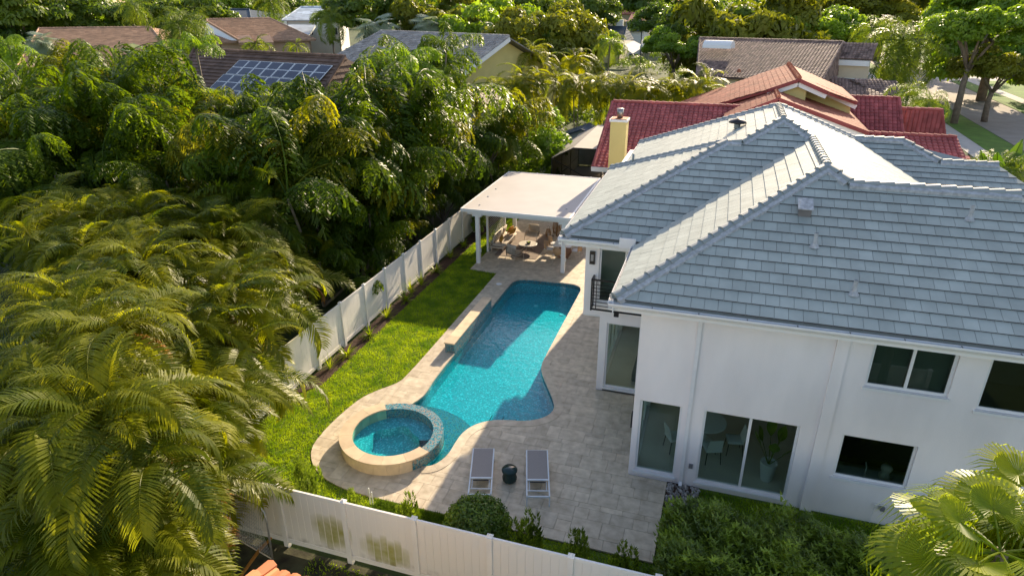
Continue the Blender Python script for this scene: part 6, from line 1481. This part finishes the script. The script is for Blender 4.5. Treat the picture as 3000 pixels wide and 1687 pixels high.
# chain link gate outside the fence
t = thing('garden_gate', 'chain link gate with bent pipe frame leaning at the fence end', 'gate', (-9.6, 9.7, 0))
MB().tube([(-9.40, 9.68, 0), (-9.36, 9.70, 1.25), (-9.42, 9.74, 1.5), (-9.6, 9.80, 1.62), (-10.9, 10.0, 1.66)], .024, 8).build('frame', M('galvanised_pipe', (.42, .41, .39), .4, .15, 8, metal=.5), t, True)
MB().tube([(-9.42, 9.68, .06), (-10.9, 10.0, .08)], .018, 6).build('bottom_pipe', FM['beige'], t)
m = MB()
for i in range(24):
    a0 = i / 24; p = Vector((-9.42, 9.69, .1)).lerp(Vector((-10.9, 10.0, .1)), a0); q = Vector((0, 0, 1.45)); s = Vector((-1.48, .31, 0)) / 24 * 6
    for sg in (1, -1):
        e = p + q + s * sg
        if 0 <= a0 + sg * .25 <= 1: m.bar(p, e, .006)
m.build('mesh', MAT['mortar'], t)
o = MB().tube([gz(705, 1687, .03), gz(760, 1610, .05), gz(800, 1570, .06)], [.04, .05, .03], 6).build('fallen_frond', LF['dead']); tag(o, 'dry fallen frond on the soil beside the gate', 'frond')
# rock bed at the downspout
rb = MB().box(-.29, .62, 14.55, 15.58, -.05, -.012).build('rock_bed', MAT['mulch']); rb["kind"] = 'structure'; rb["label"] = 'bed of river stones under the downspout'
random.seed(8); m = MB()
for i in range(240):
    x, y, s = random.uniform(-.26, .6), random.uniform(14.58, 15.55), random.uniform(.025, .06); m.tone = random.random()
    vs = [(x + s * random.uniform(.7, 1.2) * math.cos(a), y + s * random.uniform(.7, 1.2) * math.sin(a), .0) for a in (0, 1.05, 2.1, 3.14, 4.2, 5.25)]; n = 6
    m.add([(p[0], p[1], -.015) for p in vs] + [((p[0] - x) * .6 + x, (p[1] - y) * .6 + y, s * .7) for p in vs], [tuple(range(6, 12))] + [(i_, (i_ + 1) % n, n + (i_ + 1) % n, n + i_) for i_ in range(n)])
o = m.build('river_stones', M('river_stone', (.30, .28, .26), .6, .3, 8, tone=.6)); tag(o, 'grey and white river stones at the house corner', 'stones', None, 'stuff')
o = MB().lathe([(0, .006), (.13, .006), (.14, 0)], (-9.5, 27.6, .004), 24).build('skimmer_lid', MAT['trim']); tag(o, 'round white skimmer lid in the deck beside the pool', 'lid')
for i, x in enumerate((-8.06, -7.98)):
    o = MB().tube([(x, 12.2, -.03), (x, 12.2, .55 - .12 * i)], .018, 8).build('irrigation_pipe', MAT['trim']); tag(o, ('taller' if i == 0 else 'shorter') + ' white irrigation riser in front of the spa', 'pipe', 'irrigation risers')
# ---- rooms behind the glass
def ichair(label, x, y, rz):
    t = thing('indoor_chair', label, 'chair', (0, 0, 0), 'dining chairs inside the house'); c = MB(); cushion(c, (0, 0, .47), (.48, .48, .07), .6); c.build('seat', FM['white'], t, True)
    MB().slab([(-.23, -.22, .48), (.23, -.22, .48), (.20, -.32, .92), (-.20, -.32, .92)], .04, (0, 1, 0)).build('backrest', FM['white'], t, bevel=.01)
    for sx in (-1, 1):
        for sy in (-1, 1): MB().bar((sx * .2, sy * .2, .45), (sx * .23, sy * .24, 0), .02).build('leg', MAT['black'], t)
    return place(t, x, y, R(rz), .03)
ichair('white dining chair seen through the narrow corner window', -.25, 17.1, -60); ichair('white dining chair behind the left pane of the wide window', .85, 16.9, 20); ichair('white dining chair further inside the wide window', 1.5, 17.5, 100)
t = thing('indoor_table', 'round pale dining table inside the wide window', 'dining table', (.6, 17.8, .03)); MB().lathe([(0, .72), (.62, .72), (.64, .74), (.62, .76), (0, .76)], (.6, 17.8, .03), 36).build('table_top', FM['white'], t); MB().lathe([(.3, 0), (.08, .1), (.07, .72)], (.6, 17.8, .03), 20).build('pedestal', FM['white'], t)
t = thing('potted_plant', 'dark paddle leaved plant in a tall white pot inside the wide window', 'plant', (2.42, 16.5, .03))
MB().lathe([(0, 0), (.16, 0), (.24, .62), (.21, .62), (.19, .55), (0, .55)], (2.42, 16.5, .03), 24).build('pot', FM['white'], t)
def spoon(L, w): 
    m = MB(); m.tube([(0, 0, 0), (.05, 0, L * .6)], [.014, .009], 5); k = 8; vs = [(.05 + .02 * i / k, w * math.sin(math.pi * i / k), L * (.58 + .42 * i / k)) for i in range(k + 1)] + [(.05 + .02 * i / k, -w * math.sin(math.pi * i / k), L * (.58 + .42 * i / k)) for i in range(k, -1, -1)]; m.add(vs, [tuple(range(len(vs)))]); return m.mesh('leaf', LF['podo'])
for i in range(7): child('leaf', spoon(1.25 + .1 * (i % 3), .15), t, (0, 0, .5), (random.uniform(-.1, .1), .10 + .07 * i, i * .9))
t = thing('indoor_sofa', 'dark grey sofa inside the recessed wing window', 'sofa', (-1.6, 21.8, .03))
MB().box(-2.05, -1.1, 20.5, 23.6, .08, .45).build('base', FM['dsofa'], t, bevel=.05); MB().box(-1.3, -1.05, 20.5, 23.6, .45, .9).build('backrest', FM['dsofa'], t, bevel=.05); c = MB(); cushion(c, (-1.45, 21.2, .68), (.2, .5, .45), .3); c.build('cushion', FM['fabric'], t, True)
t = thing('pendant_lamp', 'lit lamp glowing inside the recessed wing window', 'lamp', (-1.95, 21.4, 2.35)); MB().lathe([(.05, .1), (.13, 0), (.13, -.14), (.05, -.2)], (-1.95, 21.4, 2.5), 16).build('lamp_shade', emit_mat('lamp_glow', (1, .86, .62), 6), t); MB().bar((-1.95, 21.4, 2.6), (-1.95, 21.4, 2.92), .012).build('cord', MAT['black'], t)
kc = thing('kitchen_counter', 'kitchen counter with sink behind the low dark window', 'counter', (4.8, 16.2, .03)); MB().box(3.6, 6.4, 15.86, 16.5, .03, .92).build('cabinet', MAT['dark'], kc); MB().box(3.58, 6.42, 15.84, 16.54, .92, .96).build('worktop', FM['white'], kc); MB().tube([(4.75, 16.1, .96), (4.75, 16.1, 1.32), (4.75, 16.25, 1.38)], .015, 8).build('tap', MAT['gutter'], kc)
t = thing('vase', 'pale round vase on the kitchen counter behind the window', 'vase', (5.25, 16.2, .96)); MB().lathe([(0, 0), (.10, 0), (.16, .10), (.14, .2), (.09, .25), (.13, .33), (.15, .4), (.11, .46), (0, .47)], (5.25, 16.2, .965), 24).build('body', FM['top'], t, True)
# ---- street things
def car(label, x, y, rz, col):
    t = thing('parked_car', label, 'car', (0, 0, 0)); pm = M('car_paint_' + str(round(x)), col, .25, .02)
    side = [(-2.2, .35), (-2.15, .75), (-1.3, .92), (-.7, 1.42), (.9, 1.45), (1.6, .98), (2.15, .88), (2.25, .4)]; b = MB(); n = len(side)
    b.add([(p[0], -.85, p[1]) for p in side] + [(p[0], .85, p[1]) for p in side], [tuple(range(n)), tuple(range(2 * n - 1, n - 1, -1))] + [(i, n + i, n + (i + 1) % n, (i + 1) % n) for i in range(n)]); b.build('body', pm, t, bevel=.06)
    for s in (-1, 1): MB().slab([(-1.15, s * .86, .95), (-.62, s * .86, 1.36), (.82, s * .86, 1.38), (1.35, s * .86, .98)], .02, (0, s, 0)).build('side_window', HM['panel'], t)
    MB().slab([(-1.32, -.7, .96), (-1.32, .7, .96), (-.76, .66, 1.40), (-.76, -.66, 1.40)], .03, (-.6, 0, .6)).build('windscreen', HM['panel'], t)
    for px_ in (-1.4, 1.4):
        for s in (-1, 1):
            o = MB(); o.tube([(px_, s * .72, .33), (px_, s * .9, .33)], .33, 18); w2 = o.build('wheel', MAT['black'], t); o = MB(); o.tube([(px_, s * .9, .33), (px_, s * .912, .33)], .19, 12); o.build('rim', MAT['gutter'], w2)
    for s in (-1, 1): MB().box(-2.22, -2.12, s * .62 - .12, s * .62 + .12, .62, .74).build('headlight', MAT['trim'], t)
    return place(t, x, y, rz, -.04)
P = gz(2430, 108); car('white car parked under the trees beyond the brown roof', P.x, P.y, R(80), (.7, .7, .7)); P = gz(2780, 178); car('dark car parked across the street', P.x, P.y, R(10), (.03, .04, .06)); P = gz(2850, 192); car('red car parked on a driveway across the street', P.x, P.y, R(5), (.5, .04, .04))
def post_thing(name, label, cat, u, v, h, parts):
    P = gz(u, v); t = thing(name, label, cat, (P.x, P.y, 0)); MB().tube([(P.x, P.y, -.05), (P.x, P.y, h)], .05, 8).build('post', MAT['black'], t); parts(P, h, t); return t
post_thing('street_sign', 'white sign on a post at the far verge', 'sign', 2768, 220, 2.6, lambda P, h, t: MB().box(P.x - .35, P.x + .35, P.y - .06, P.y - .03, h - .8, h).build('sign_panel', MAT['trim'], t)); post_thing('mailbox', 'mailbox on a post at the street edge', 'mailbox', 2810, 238, 1.1, lambda P, h, t: MB().box(P.x - .2, P.x + .2, P.y - .35, P.y + .2, h, h + .35).build('box', MAT['black'], t, bevel=.04))
post_thing('garden_lamp', 'white globe garden lamp in the greenery at top centre', 'lamp post', 1874, 215, 4.0, lambda P, h, t: MB().lathe([(.1, 0), (.32, .2), (.3, .6), (.1, 1.0), (0, 1.1)], (P.x, P.y, h), 16).build('globe', MAT['trim'], t, True))
P = gz(1866, 122); t = thing('patio_umbrella', 'white patio umbrella far away near the pink roofs', 'umbrella', (P.x, P.y, 0)); MB().lathe([(2.6, 2.6), (1.2, 3.3), (0, 3.9)], (P.x, P.y, 0), 8).build('canopy', MAT['pavroof'], t); MB().tube([(P.x, P.y, 0), (P.x, P.y, 3.8)], .05, 8).build('pole', MAT['black'], t)
